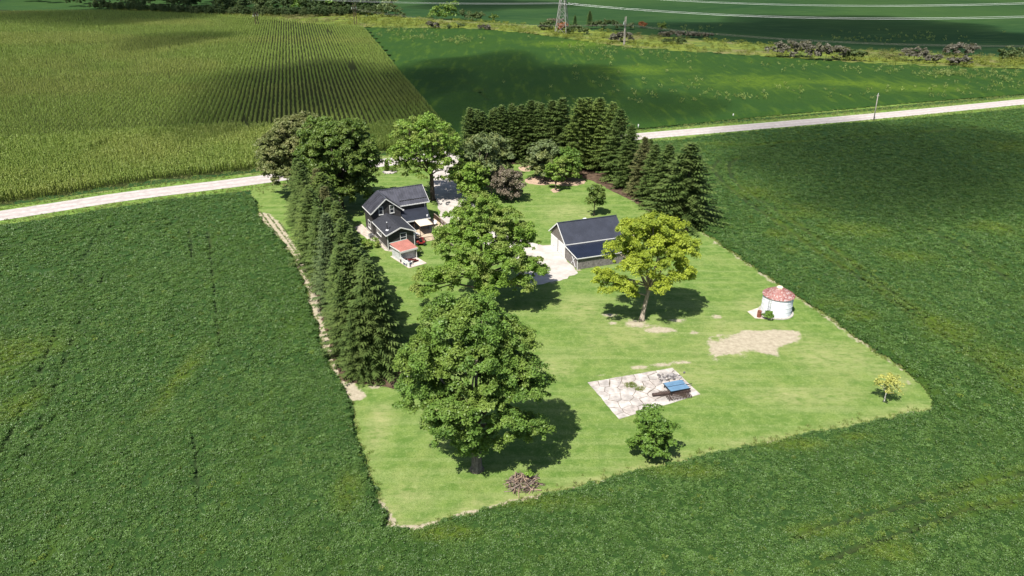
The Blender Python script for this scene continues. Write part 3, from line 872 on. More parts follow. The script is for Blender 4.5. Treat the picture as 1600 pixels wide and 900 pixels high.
def window(parent, axis, c, wd, hg, face, mat=None, mullion='h', sill=True):
    """window on a wall. axis 'y': wall faces +-y (face = sign) and c = (x, y_wall, z_bottom); 'x' likewise"""
    t = 0.09
    def bx(mb, u0, u1, d0, d1, z0, z1):
        d0, d1 = sorted((d0 * face, d1 * face))
        if axis == 'y': mb.box(c[0] + u0, c[0] + u1, c[1] + d0, c[1] + d1, c[2] + z0, c[2] + z1)
        else: mb.box(c[0] + d0, c[0] + d1, c[1] + u0, c[1] + u1, c[2] + z0, c[2] + z1)
    h = wd / 2
    mb = MB()
    bx(mb, -h, -h + t, 0.002, 0.07, 0, hg); bx(mb, h - t, h, 0.002, 0.07, 0, hg)
    bx(mb, -h + t, h - t, 0.002, 0.068, 0, t); bx(mb, -h + t, h - t, 0.002, 0.068, hg - t, hg)
    if mullion == 'h': bx(mb, -h + t, h - t, 0.002, 0.06, hg / 2 - 0.035, hg / 2 + 0.035)
    else: bx(mb, -0.04, 0.04, 0.002, 0.06, t, hg - t)
    w = mb.obj('window', m_trim, parent)
    if mullion == 'h':
        for z0, z1 in ((t, hg / 2 - 0.035), (hg / 2 + 0.035, hg - t)):
            g_ = MB(); bx(g_, -h + t, h - t, 0.004, 0.03, z0, z1); g_.obj('pane', m_glass, w)
    else:
        for u0, u1 in ((-h + t, -0.04), (0.04, h - t)):
            g_ = MB(); bx(g_, u0, u1, 0.004, 0.03, t, hg - t); g_.obj('pane', m_glass, w)
    if sill:
        s_ = MB(); bx(s_, -h - 0.05, h + 0.05, 0.002, 0.11, -0.06, -0.003); s_.obj('sill', m_trim, w)
    return w

HX, HY, HR = -22.98, 128.02, R(27.17)
house = thing('farmhouse', 'black sided farmhouse with dark metal roofs and white trimmed gables', 'house', (HX, HY, 0), HR)
# walls
gable_walls(MB(), -2.74, 2.74, 0.34, 5.05, 4.36, 0, 6.72).obj('gable_wing_wall', m_side, house)
mb = MB()                                            # long block, ridge along x
X0, X1, Y0, Y1 = 0.2, 8.55, 2.02, 8.1
v = []
for x in (X0, X1): v += [(x, Y0, -0.003), (x, Y1, -0.003), (x, Y1, 4.45), (x, 5.07, 6.72), (x, Y0, 4.45)]
mb.add(v, [(4, 3, 2, 1, 0), (5, 6, 7, 8, 9), (0, 5, 9, 4), (1, 2, 7, 6)])
mb.obj('main_block_wall', m_side, house)
gable_walls(MB(), -2.5, 2.24, -7.52, 0.338, 2.86, -0.14, 3.86, 0.003).obj('extension_wall', m_side, house)
# foundations
mb = MB(); mb.box(-2.54, 2.28, -7.56, 0.3, -0.2, 0.28); mb.box(-2.79, 2.78, 0.31, 5.1, -0.2, 0.281); mb.box(2.79, 8.6, 1.97, 8.15, -0.2, 0.279)
mb.obj('foundation', m_found, house)
# roofs
r1 = MB()
roof_plane(r1, (0, 0, 6.99), (0, 5.16, 6.99), (-3.06, 5.16, 4.44), (-3.06, 0, 4.44))
roof_plane(r1, (0.02, 5.2, 6.985), (0.02, 0, 6.985), (3.06, 0, 4.44), (3.06, 5.2, 4.44))
r1.obj('gable_wing_roof', m_roof, house)
r2 = MB()
roof_plane(r2, (0.1, 5.07, 6.975), (8.94, 5.07, 6.975), (8.94, 1.62, 4.57), (0.1, 1.62, 4.57))
roof_plane(r2, (0.1, 5.07, 6.972), (8.94, 5.07, 6.972), (8.94, 8.52, 4.57), (0.1, 8.52, 4.57))
ro = r2.obj('main_block_roof', m_roof, house)
MB().bar((3.3, 2.42, 5.21), (8.8, 2.42, 5.21), 0.07, 0.16).obj('snow_guard', m_black, ro)
MB().bar((0.1, 5.07, 7.03), (8.96, 5.07, 7.03), 0.26, 0.06).obj('ridge_cap', m_roof, ro)
MB().bar((0, -0.02, 7.05), (0, 5.0, 7.05), 0.26, 0.06).obj('ridge_cap', m_roof, house)
r3 = MB()
r3.slab([(-0.14, 0.3, 4.11), (-0.14, -7.91, 4.11), (-2.9, -7.91, 2.98), (-2.9, 0.3, 2.98)], 0.12)
r3.slab([(-0.13, 0.3, 4.105), (-0.13, -7.91, 4.105), (2.62, -7.91, 2.98), (2.62, 0.3, 2.98)], 0.12)
er = r3.obj('extension_roof', m_shing, house)
MB().bar((-0.14, 0.28, 4.13), (-0.14, -7.93, 4.13), 0.28, 0.05).obj('ridge_cap', m_shing, er)
pr_ = MB().slab([(2.85, 2.0, 3.62), (2.85, -2.1, 2.72), (7.6, -2.1, 2.72), (8.5, 2.0, 3.62)], 0.14).obj('porch_roof', m_roofb, house)
# white edges
tr = MB()
tr.bar((-3.06, -0.05, 4.36), (0, -0.05, 6.9), 0.05, 0.17); tr.bar((0, -0.052, 6.9), (3.06, -0.052, 4.36), 0.05, 0.17)
tr.bar((-3.1, 0, 4.36), (-3.1, 5.16, 4.36), 0.08, 0.2); tr.bar((3.0, 0.0, 4.3), (3.3, -0.05, 4.3), 0.16, 0.22)
tr.bar((3.1, 1.58, 4.5), (8.98, 1.58, 4.5), 0.1, 0.18); tr.bar((8.97, 1.62, 4.5), (8.97, 5.07, 6.9), 0.06, 0.2); tr.bar((8.97, 5.07, 6.9), (8.97, 8.5, 4.5), 0.06, 0.2)
tr.bar((-2.93, 0.2, 2.9), (-2.93, -7.94, 2.9), 0.1, 0.16); tr.bar((2.66, 0.2, 2.9), (2.66, -7.94, 2.9), 0.1, 0.16)
tr.bar((-2.92, -7.95, 2.9), (-0.14, -7.95, 4.03), 0.07, 0.2); tr.bar((-0.14, -7.952, 4.03), (2.64, -7.952, 2.9), 0.07, 0.2)
tr.bar((2.85, -2.14, 2.62), (7.65, -2.14, 2.62), 0.07, 0.2)
tr.obj('fascia', m_trim, house)
for x, y, z1 in ((-2.56, -7.6, 2.8), (2.36, -7.6, 2.8), (8.1, 1.9, 4.4)):
    MB().bar((x, y, 0.1 if y < 0 else 3.5), (x, y, z1), 0.11, 0.11).obj('downspout', m_trim, house)
window(house, 'y', (-1.02, 0.34, 3.95), 0.86, 1.5, -1)
window(house, 'y', (1.07, 0.34, 3.95), 0.86, 1.5, -1)
window(house, 'y', (0.35, -7.52, 1.25), 1.2, 1.62, -1)
window(house, 'x', (-2.74, 2.4, 0.95), 1.5, 1.5, -1)
window(house, 'x', (-2.5, -2.55, 1.3), 2.5, 0.95, -1, mullion='v')
window(house, 'y', (5.8, 2.02, 0.9), 1.0, 1.4, -1)
d_ = MB().box(3.5, 4.4, 1.95, 2.03, 0.62, 2.66).obj('door', m_trim, house)
MB().box(4.24, 4.3, 1.9, 1.948, 1.6, 1.72).obj('handle', m_black, d_)
vp = MB().tube([(-2.05, -6.2, 3.2), (-2.05, -6.2, 4.75)], 0.07, 8).obj('vent_pipe', m_black, house, True)
MB().lathe([(0.14, 4.72), (0.16, 4.8), (0.02, 4.9)], 10, (-2.05, -6.2, 0)).obj('vent_cap', m_steel, vp)
MB().lathe([(0.34, 0.1), (0.3, 0.19), (0.08, 0.24)], 12, (-2.05, -6.2, 3.2)).obj('flashing', m_greyw, vp)
MB().lathe([(0.16, 0), (0.16, 0.26), (0.02, 0.32)], 10, (7.3, -1.4, 2.86)).obj('roof_vent', m_greyw, house)

def hw(x, y, z=0):
    c, s = math.cos(HR), math.sin(HR)
    return (HX + c * x - s * y, HY + s * x + c * y, z)

def hthing(name, label, cat, x, y, z=0, rz=0, group=None):
    return thing(name, label, cat, hw(x, y, z), HR + rz, group)

# stone walk along the west wall
m_stone = plain('pink_grey_stone', (0.44, 0.38, 0.33), 0.9, 0.2, var=0.3, scale=1.5)
wk = MB()
pol = [(-3.0, 7.5), (-4.6, 6.6), (-4.8, 3.5), (-4.3, 1.0), (-4.3, -0.8), (-3.3, -2.2), (-3.1, -7.2), (-2.2, -8.2), (-1.2, -8.0), (-1.2, -7.7), (-2.6, -7.62), (-2.58, 0.25), (-2.82, 0.26), (-2.82, 7.5)]
o = MB().prism([hw(*q)[:2] for q in pol], -0.1, 0.035).obj('stone_walk', m_stone)
tag(o, 'pinkish gravel walk along the west wall of the farmhouse', kind='structure')

ac = hthing('air_conditioner', 'grey round topped air conditioner on the gravel beside the house', 'air conditioner', -3.45, -0.3, 0.035)
MB().box(-0.4, 0.4, -0.4, 0.4, 0, 0.75).obj('cabinet', m_steel, ac)
MB().lathe([(0.33, 0.75), (0.33, 0.79), (0.05, 0.8)], 16).obj('fan_grille', m_black, ac)
for k in range(4): MB().box(-0.34, 0.34, -0.425, -0.402, 0.1 + k * 0.16, 0.18 + k * 0.16).obj('louvre', m_black, ac)

# ---------------------------------------------------------------- deck with railing
deck = hthing('deck', 'sunlit tan timber deck with dark railing beside the farmhouse', 'deck', 0, 0)
k = 0
x = 2.45
while x < 10.1:
    dz = 0.006 * (k % 3)
    MB().box(x, x + 0.285, -5.7, 1.9 if x < 8.6 else 2.7, 0.5 + dz, 0.56 + dz).obj('plank', m_deck, deck)
    x += 0.3; k += 1
MB().box(2.5, 10.2, -5.72, -5.6, 0.05, 0.49).obj('skirt', m_brownrail, deck)
MB().box(10.12, 10.24, -5.55, 2.7, 0.05, 0.49).obj('skirt', m_brownrail, deck)
RY = [-5.6, -3.9, -2.2, -0.5, 1.2, 2.7]
for y in RY: MB().box(10.12, 10.24, y - 0.06, y + 0.06, 0.57, 1.6).obj('post', m_brownrail, deck)
MB().box(10.08, 10.28, -5.66, 2.76, 1.602, 1.66).obj('handrail', m_wood, deck)
MB().box(10.15, 10.21, -5.53, 2.63, 0.72, 0.78).obj('lower_rail', m_brownrail, deck)
bl = MB()
for y in np.arange(-5.4, 2.6, 0.22): bl.box(10.16, 10.2, y, y + 0.05, 0.781, 1.6)
o = bl.obj('baluster', m_brownrail, deck); o['kind'] = 'stuff'
for k_ in range(3): MB().box(5.0, 6.6, -6.02 - 0.3 * k_, -5.73 - 0.3 * k_, 0.04, 0.42 - 0.14 * k_).obj('step', m_deck, deck)

m_canvas = plain('cream_canvas', (0.62, 0.54, 0.41), 0.8, 0.2, var=0.1, scale=1.2)
cz = hthing('canopy', 'cream canvas canopy on a dark frame over the deck', 'canopy', 5.8, -3.45, 0.57)
cm = MB()
N_ = 8
vv = []
for i in range(N_ + 1):
    for j in range(N_ + 1):
        u, w = i / N_, j / N_
        vv.append((-1.3 + 2.6 * u, -1.45 + 2.9 * w, 1.9 - 0.10 * math.sin(PI * u) * math.sin(PI * w) + 0.12 * w))
cm.add(vv, [(i * (N_ + 1) + j, (i + 1) * (N_ + 1) + j, (i + 1) * (N_ + 1) + j + 1, i * (N_ + 1) + j + 1) for i in range(N_) for j in range(N_)])
cn = cm.obj('canvas', m_canvas, cz, True)
sm = cn.modifiers.new('thickness', 'SOLIDIFY'); sm.thickness = 0.02
for x, y in ((-1.35, -1.5), (1.35, -1.5), (1.35, 1.5), (-1.35, 1.5)): MB().box(x - 0.05, x + 0.05, y - 0.05, y + 0.05, 0, 1.95).obj('post', m_brownrail, cz)
fr = MB(); fr.bar((-1.4, -1.5, 1.86), (1.4, -1.5, 1.86), 0.09); fr.bar((-1.4, 1.5, 1.99), (1.4, 1.5, 1.99), 0.09); fr.bar((-1.35, -1.5, 1.9), (-1.35, 1.5, 2.02), 0.09); fr.bar((1.35, -1.5, 1.9), (1.35, 1.5, 2.02), 0.09)
fr.obj('frame', m_brownrail, cz)

def deck_chair(x, y, rz, label):
    c_ = hthing('patio_chair', label, 'chair', x, y, 0.575, rz, 'patio chairs on the deck')
    s_ = MB().box(-0.27, 0.27, -0.27, 0.25, 0.4, 0.46).obj('seat', m_greyw, c_)
    MB().slab([(-0.27, 0.26, 0.42), (0.27, 0.26, 0.42), (0.27, 0.4, 0.98), (-0.27, 0.4, 0.98)], 0.05).obj('backrest', m_greyw, c_)
    for a, b in ((-1, -1), (1, -1), (1, 1), (-1, 1)): MB().bar((a * 0.24, b * 0.22, 0), (a * 0.24, b * 0.22, 0.4), 0.04).obj('leg', m_black, c_)
    for a in (-1, 1): MB().box(a * 0.3 - 0.03, a * 0.3 + 0.03, -0.25, 0.28, 0.62, 0.66).obj('armrest', m_greyw, c_)
deck_chair(3.5, -4.2, 0.6, 'pale patio chair nearest the house extension on the deck')
deck_chair(4.0, -5.0, 2.2, 'pale patio chair in front of the cream canopy')
deck_chair(8.8, -1.0, -0.9, 'pale patio chair on the open deck by the dark railing')
tb = hthing('patio_table', 'round grey patio table on the deck by the house extension', 'table', 3.1, -3.3, 0.575)
MB().lathe([(0.02, 0.70), (0.55, 0.70), (0.55, 0.74), (0.02, 0.74)], 18).obj('tabletop', m_steel, tb)
MB().tube([(0, 0, 0), (0, 0, 0.7)], 0.05, 8).obj('leg', m_black, tb)
bq = hthing('barbecue', 'white and grey barbecue with side shelves at the end of the deck', 'barbecue', 3.1, -5.2, 0.575)
MB().box(-0.35, 0.35, -0.25, 0.25, 0.1, 0.8).obj('cabinet', m_greyw, bq)
MB().lathe([(0.36, 0.8), (0.34, 0.98), (0.2, 1.1), (0.02, 1.13)], 14).obj('lid', m_steel, bq, True)
for a in (-1, 1): MB().box(a * 0.62 - 0.25, a * 0.62 + 0.25, -0.22, 0.22, 0.78, 0.81).obj('shelf', m_greyw, bq)

# ---------------------------------------------------------------- red lawn tractor
m_red = plain('red_paint', (0.24, 0.03, 0.028), 0.4, 0.5, var=0.2)
m_tyre = plain('black_rubber', (0.02, 0.02, 0.02), 0.85, 0.2)
lt = hthing('lawn_tractor', 'small red lawn tractor parked at the front corner of the deck', 'tractor', 3.75, -7.3, 0.02, -0.5)
lt.scale = (1.15, 1.15, 1.15)
hd = MB()
hd.add([(-0.32, 0.2, 0.4), (0.32, 0.2, 0.4), (0.28, 1.0, 0.42), (-0.28, 1.0, 0.42), (-0.3, 0.2, 0.95), (0.3, 0.2, 0.95), (0.22, 0.98, 0.78), (-0.22, 0.98, 0.78)],
       [(0, 3, 2, 1), (4, 5, 6, 7), (0, 1, 5, 4), (1, 2, 6, 5), (2, 3, 7, 6), (3, 0, 4, 7)]).obj('hood', m_red, lt)
MB().box(-0.42, 0.42, -0.85, 0.15, 0.42, 0.52).obj('body', m_red, lt)
for a in (-1, 1): MB().box(a * 0.5 - 0.16, a * 0.5 + 0.16, -0.95, -0.3, 0.62, 0.68).obj('fender', m_red, lt)
MB().box(-0.55, 0.55, -0.25, 0.3, 0.12, 0.3).obj('mower_deck', m_red, lt)
st = MB().box(-0.24, 0.24, -0.75, -0.3, 0.68, 0.78).obj('seat', m_black, lt)
MB().box(-0.24, 0.24, -0.82, -0.74, 0.78, 1.15).obj('backrest', m_black, st)
MB().tube([(0, 0.2, 0.9), (0, 0.0, 1.12)], 0.025, 6).obj('steering_column', m_black, lt)
MB().lathe([(0.15, -0.015), (0.19, 0), (0.15, 0.015)], 14, (0, -0.02, 1.13)).obj('steering_wheel', m_black, lt)
for a, y, r_, w in ((-1, 0.75, 0.2, 0.16), (1, 0.75, 0.2, 0.16), (-1, -0.6, 0.3, 0.24), (1, -0.6, 0.3, 0.24)):
    wl = MB().tube([(a * 0.5 - w / 2, y, r_), (a * 0.5 + w / 2, y, r_)], r_, 16).obj('wheel', m_tyre, lt)
    MB().tube([(a * (0.5 + w / 2) - 0.03, y, r_), (a * (0.5 + w / 2) + 0.012, y, r_)], r_ * 0.5, 12).obj('rim', m_trim, wl)

# ---------------------------------------------------------------- red roofed play shed
shed = hthing('play_shed', 'small pale shed with red lean-to roof and open porch on a concrete pad', 'shed', -1.1, -11.7, 0.0, 0.18)
m_sgrey = siding('grey_shed_siding', (0.36, 0.37, 0.385), (0.50, 0.51, 0.52), 0.7, 0.2)
m_redroof = plain('faded_red_roofing', (0.36, 0.15, 0.12), 0.6, 0.3, var=0.15, scale=1.2)
m_pinkpad = plain('pinkish_concrete', (0.50, 0.42, 0.37), 0.9, 0.2, var=0.2, scale=1.0)
MB().box(-1.75, 1.7, -4.6, 1.75, -0.05, 0.1).obj('pad', m_pinkpad, shed)
sw = MB(); sw.box(-1.5, -1.4, -1.2, 1.45, 0.1, 2.0); sw.box(1.4, 1.5, -1.2, 1.45, 0.1, 2.0); sw.box(-1.4, 1.4, 1.35, 1.45, 0.1, 2.25); sw.box(-1.4, 1.4, -1.2, -1.1, 0.1, 1.75)
sw.obj('wall', m_sgrey, shed)
for k in range(6): MB().box(-1.35 + k * 0.0, 1.38, -1.235, -1.204, 0.16 + k * 0.26, 0.38 + k * 0.26).obj('board', m_sgrey, shed)
rr = MB(); roof_plane(rr, (-1.72, 1.7, 2.45), (1.72, 1.7, 2.45), (1.72, -1.75, 2.0), (-1.72, -1.75, 2.0), 0.07, 0.3, 0.03)
rr.obj('roof', m_redroof, shed)
MB().box(-1.72, 1.72, 1.702, 1.95, 2.30, 2.46).obj('roof_edge', plain('greenish_flashing', (0.26, 0.33, 0.29), var=0.1), shed)
MB().box(-1.74, 1.74, -1.83, -1.755, 1.72, 2.03).obj('fascia', m_trim, shed)
MB().box(-1.76, -1.725, -1.74, 1.7, 1.95, 2.2).obj('fascia', m_trim, shed)
for x in (-1.55, 1.5): MB().box(x - 0.06, x + 0.06, -1.7, -1.58, 0.1, 1.95).obj('post', m_trim, shed)
MB().box(-1.56, -1.46, -4.4, -1.25, 0.1, 0.95).obj('side_rail', m_greyw, shed)
for k in range(7): MB().box(-1.59, -1.565, -4.3 + k * 0.45, -4.2 + k * 0.45, 0.1, 1.0).obj('picket', m_trim, shed)

tubm = plain('blue_plastic', (0.03, 0.055, 0.16), 0.4, 0.5, var=0.25)
tub = hthing('sand_table', 'dark blue open tub in a white frame on the shed pad', 'tub', -1.7, -15.1, 0.1, 0.18)
t_ = MB(); t_.box(-0.55, 0.55, -0.45, 0.45, 0.1, 0.16); t_.box(-0.55, -0.5, -0.45, 0.45, 0.16, 0.5); t_.box(0.5, 0.55, -0.45, 0.45, 0.16, 0.5); t_.box(-0.5, 0.5, -0.45, -0.4, 0.16, 0.5); t_.box(-0.5, 0.5, 0.4, 0.45, 0.16, 0.5)
t_.obj('basin', tubm, tub)
f_ = MB(); f_.bar((-0.62, -0.5, 0.53), (0.62, -0.5, 0.53), 0.08); f_.bar((-0.62, 0.5, 0.53), (0.62, 0.5, 0.53), 0.08); f_.bar((-0.6, -0.46, 0.53), (-0.6, 0.46, 0.53), 0.08); f_.bar((0.6, -0.46, 0.53), (0.6, 0.46, 0.53), 0.08)
f_.obj('frame', m_trim, tub)
for a, b in ((-1, -1), (1, -1), (1, 1), (-1, 1)): MB().box(a * 0.6 - 0.04, a * 0.6 + 0.04, b * 0.5 - 0.04, b * 0.5 + 0.04, 0, 0.49).obj('leg', m_trim, tub)
m_darkred = plain('dark_red_paint', (0.20, 0.03, 0.03), 0.5, 0.4, var=0.25)
sl = hthing('red_slide', 'dark red slide board lying across the shed pad', 'slide', -0.55, -14.6, 0.1, 0.35)
MB().slab([(-0.9, -0.3, 0.75), (0.95, -0.35, 0.12), (0.95, 0.25, 0.12), (-0.9, 0.3, 0.75)], 0.06).obj('chute', m_darkred, sl)
for y in (-0.33, 0.29): MB().bar((-0.9, y, 0.83), (0.95, y, 0.2), 0.05, 0.14).obj('side_lip', m_darkred, sl)
for y in (-0.25, 0.25): MB().bar((-0.85, y, 0), (-0.85, y, 0.7), 0.07).obj('leg', m_trim, sl)
lg = hthing('timber_bench', 'brown timber bench inside the open front of the pale shed', 'bench', -1.9, -13.55, 0.1, 0.12)
MB().box(-0.6, 0.6, -0.18, 0.18, 0.42, 0.48).obj('seat', m_brownrail, lg)
for a in (-1, 1): MB().box(a * 0.5 - 0.05, a * 0.5 + 0.05, -0.16, 0.16, 0, 0.418).obj('leg', m_brownrail, lg)

# ------------------------------------------------------------------ garage with lean-to
GX, GY, GR = 7.81, 119.59, R(19.95)
gar = thing('garage', 'grey garage with black metal roof, two white doors and board sided lean-to', 'garage', (GX, GY, 0), GR)
m_gside = siding('taupe_siding', (0.115, 0.10, 0.09), (0.155, 0.138, 0.124))
m_groof = plain('charcoal_metal_roof', (0.036, 0.040, 0.055), 0.4, 0.5, 0, 0.18, 0.6)
m_navy = plain('navy_metal_roof', (0.013, 0.017, 0.033), 0.4, 0.5, 0, 0.2, 0.6)
m_grey_board = plain('silvered_boards', (0.19, 0.175, 0.165), 0.9, 0.1, var=0.35, scale=3)
L_ = 11.4
mb = MB(); v = []
for x in (0.3, L_ - 0.3): v += [(x, -3.25, -0.002), (x, 3.22, -0.002), (x, 3.22, 2.62), (x, 0, 5.15), (x, -3.25, 2.62)]
mb.add(v, [(0, 1, 2, 3, 4), (9, 8, 7, 6, 5), (0, 4, 9, 5), (1, 6, 7, 2)])
mb.obj('wall', m_gside, gar)
rf = MB()
roof_plane(rf, (0, 0, 5.41), (L_, 0, 5.41), (L_, -3.59, 2.72), (0, -3.59, 2.72), 0.1, 0.3, 0.03)
roof_plane(rf, (0, 0, 5.407), (L_, 0, 5.407), (L_, 3.59, 2.72), (0, 3.59, 2.72), 0.1, 0.3, 0.03)
ro = rf.obj('roof', m_groof, gar)
MB().bar((-0.02, 0, 5.45), (L_ + 0.02, 0, 5.45), 0.26, 0.06).obj('ridge_cap', m_groof, ro)
tr = MB()
for s in (-1, 1): tr.bar((-0.04, 0, 5.33), (-0.04, s * 3.6, 2.64), 0.06, 0.2); tr.bar((0, s * 3.63, 2.64), (L_, s * 3.63, 2.64), 0.08, 0.14)
tr.obj('fascia', m_trim, gar)
for y0, y1 in ((0.32, 3.0), (-2.92, -0.24)):
    dr = MB().box(0.24, 0.30, y0, y1, 0.03, 2.2).obj('garage_door', m_trim, gar)
    for k in range(4): MB().box(0.215, 0.2395, y0 + 0.06, y1 - 0.06, 0.08 + k * 0.54, 0.56 + k * 0.54).obj('panel', m_trim, dr)
    MB().box(0.19, 0.2145, (y0 + y1) / 2 - 0.12, (y0 + y1) / 2 + 0.12, 0.5, 0.55).obj('handle', m_black, dr)
    f_ = MB(); f_.box(0.235, 0.298, y0 - 0.12, y0 - 0.003, 0.02, 2.32); f_.box(0.235, 0.298, y1 + 0.003, y1 + 0.11, 0.02, 2.32); f_.box(0.235, 0.298, y0, y1, 2.203, 2.32)
    f_.obj('door_frame', m_trim, dr)
# lean-to: roof falls towards the camera (-y)
y_a, y_b = -3.4, -8.5
MB().slab([(0.02, y_a, 2.55), (0.02, y_b, 2.15), (L_ - 0.5, y_b, 2.15), (L_ - 0.5, y_a, 2.55)], 0.09).obj('lean_to_roof', m_navy, gar)
sm_ = MB()
for x in np.arange(0.2, L_ - 0.6, 0.4): sm_.bar((x, y_a - 0.02, 2.565), (x, y_b + 0.03, 2.167), 0.04, 0.035)
sm_.obj('lean_to_roof_seam', m_navy, gar)
f_ = MB(); f_.bar((-0.02, y_a, 2.48), (-0.02, y_b, 2.08), 0.06, 0.18); f_.bar((0.0, y_b - 0.04, 2.07), (L_ - 0.5, y_b - 0.04, 2.07), 0.06, 0.15)
f_.obj('lean_to_fascia', m_trim, gar)
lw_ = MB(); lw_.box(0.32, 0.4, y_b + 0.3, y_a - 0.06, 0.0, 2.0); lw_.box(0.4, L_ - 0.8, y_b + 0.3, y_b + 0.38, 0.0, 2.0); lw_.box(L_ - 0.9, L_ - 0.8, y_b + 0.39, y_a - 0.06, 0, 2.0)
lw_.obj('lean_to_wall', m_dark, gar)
rgb_ = random.Random(5)
y = y_b + 0.28
while y < y_a - 0.2:
    MB().box(0.25 + rgb_.uniform(0, 0.02), 0.318, y, y + 0.17, 0.02, 2.06 + (y - y_b) * 0.07).obj('board', m_grey_board, gar); y += 0.19
x = 0.34
while x < L_ - 0.9:
    MB().box(x, x + 0.17, y_b + 0.22 + rgb_.uniform(0, 0.02), y_b + 0.298, 0.02, 1.55 + rgb_.uniform(-0.03, 0.03)).obj('board', m_grey_board, gar); x += 0.19
MB().box(0.3, L_ - 0.8, y_b + 0.21, y_b + 0.296, 1.62, 1.95).obj('header_board', m_grey_board, gar)
br = MB(); br.bar((0.22, y_b + 1.0, 0.15), (0.22, y_b + 2.7, 1.95), 0.05, 0.12); br.bar((0.2, y_b + 2.7, 0.15), (0.2, y_b + 1.0, 1.95), 0.05, 0.12)
br.obj('door_brace', m_greyw, gar)
MB().bar((0.24, y_b + 0.24, 0.02), (0.24, y_b + 0.24, 2.1), 0.1, 0.1).obj('corner_board', m_trim, gar)
vs_ = thing('metal_flue', 'grey metal flue box standing just behind the garage ridge', 'flue', (GX, GY, 0), GR)
MB().box(7.05, 7.5, 3.95, 4.4, 0.0, 3.75).obj('stack', m_steel, vs_)
MB().box(6.98, 7.57, 3.88, 4.47, 3.753, 3.9).obj('cap', m_greyw, vs_)

# ------------------------------------------------------------------ grain bin
m_bin, nt, out = new_mat('white_galvanised_wall')
co = obco(nt)
c = mixc(nt, ramp(nt, noise(nt, co, 1.3, 4, stretch=(1, 1, 0.4)), 0.3, 0.7), (0.60, 0.62, 0.66), (0.76, 0.77, 0.79))
pbr(nt, out, c, 0.5, 0.4, 0.15)
m_rust, nt, out = new_mat('rusty_red_roof')
co = obco(nt)
f = noise(nt, co, 2.4, 5, 0.75)
c = mixc(nt, ramp(nt, f, 0.35, 0.6), (0.20, 0.055, 0.05), (0.30, 0.15, 0.13))
c = mixc(nt, ramp(nt, noise(nt, co, 3.6, 4, 0.8), 0.50, 0.62), c, (0.46, 0.40, 0.39))
pbr(nt, out, c, 0.6, 0.3, 0.1)
BX, BY = 38.95, 96.6
bin_ = thing('grain_bin', 'white corrugated steel grain bin with rusty red cone roof', 'grain bin', (BX, BY, 0), 0)
RB = 2.12
prof = []
for i in range(73):
    z = 0.12 + 2.86 * i / 72
    prof.append((RB + 0.022 * math.sin(i * PI / 2), z))
wl = MB().lathe(prof, 48).obj('wall', m_bin, bin_)
for z in (0.83, 1.55, 2.26): MB().lathe([(RB + 0.024, z - 0.02), (RB + 0.045, z - 0.015), (RB + 0.045, z + 0.015), (RB + 0.024, z + 0.02)], 48).obj('hoop', m_bin, wl)
rf = MB()
n = 24
for k in range(n):
    a0, a1 = 2 * PI * k / n, 2 * PI * (k + 0.96) / n
    p = lambda r_, z, a: (r_ * math.cos(a), r_ * math.sin(a), z)
    o = MB()
    o.add([p(RB + 0.17, 2.9, a0), p(RB + 0.17, 2.9, a1), p(0.38, 4.0, a1), p(0.38, 4.0, a0), p(RB + 0.17, 2.86, a0), p(RB + 0.17, 2.86, a1), p(0.38, 3.95, a1), p(0.38, 3.95, a0)],
          [(0, 1, 2, 3), (7, 6, 5, 4), (0, 4, 5, 1), (1, 5, 6, 2), (2, 6, 7, 3), (3, 7, 4, 0)])
    o.bar(p(RB + 0.16, 2.93, a0), p(0.38, 4.03, a0), 0.05, 0.07)
    o.obj('roof_panel', m_rust, bin_)
MB().lathe([(0.45, 3.96), (0.45, 4.1), (0.34, 4.2), (0.02, 4.28)], 18).obj('cap', plain('pale_cap', (0.62, 0.58, 0.42), var=0.1), bin_)
MB().lathe([(2.5, -0.05), (2.5, 0.119), (0.02, 0.12)], 40).obj('concrete_base', m_found, bin_)
a = math.radians(205)
dr = MB().bar((RB * 1.012 * math.cos(a), RB * 1.012 * math.sin(a), 0.3), (RB * 1.012 * math.cos(a), RB * 1.012 * math.sin(a), 2.1), 0.8, 0.1)
dr.obj('door', m_greyw, bin_)
ld = MB()
a = math.radians(222)
ca, sa = math.cos(a), math.sin(a)
for s in (-0.2, 0.2): ld.bar(((RB + 0.12) * ca - s * sa, (RB + 0.12) * sa + s * ca, 0.3), ((RB + 0.12) * ca - s * sa, (RB + 0.12) * sa + s * ca, 3.0), 0.04)
for z in np.arange(0.5, 3.0, 0.3): ld.bar(((RB + 0.12) * ca + 0.2 * sa, (RB + 0.12) * sa - 0.2 * ca, z), ((RB + 0.12) * ca - 0.2 * sa, (RB + 0.12) * sa + 0.2 * ca, z), 0.03)
ld.obj('ladder', m_steel, bin_)
sheet('concrete_apron', [(34.8, 96.7), (35.3, 94.6), (37.6, 94.2), (38.0, 95.6), (37.2, 98.2)], 0.04, 0.1, m_pinkpad, 'pinkish concrete apron at the foot of the grain bin')
m_rusty = plain('rust_brown', (0.20, 0.075, 0.045), 0.8, 0.2, var=0.35, scale=3)
bx_, by_ = 35.97, 95.0
bar = thing('rusty_barrel', 'rusty brown steel barrel standing by the grain bin', 'barrel', (bx_, by_, 0.04))
prof = [(0.28, 0), (0.30, 0.02), (0.29, 0.3), (0.315, 0.33), (0.29, 0.36), (0.29, 0.6), (0.315, 0.63), (0.29, 0.66), (0.29, 0.95), (0.31, 0.97)]
MB().lathe(prof, 18).obj('drum', m_rusty, bar)
MB().lathe([(0.02, 0.9), (0.27, 0.9), (0.27, 0.93), (0.02, 0.93)], 18).obj('lid', m_rusty, bar)

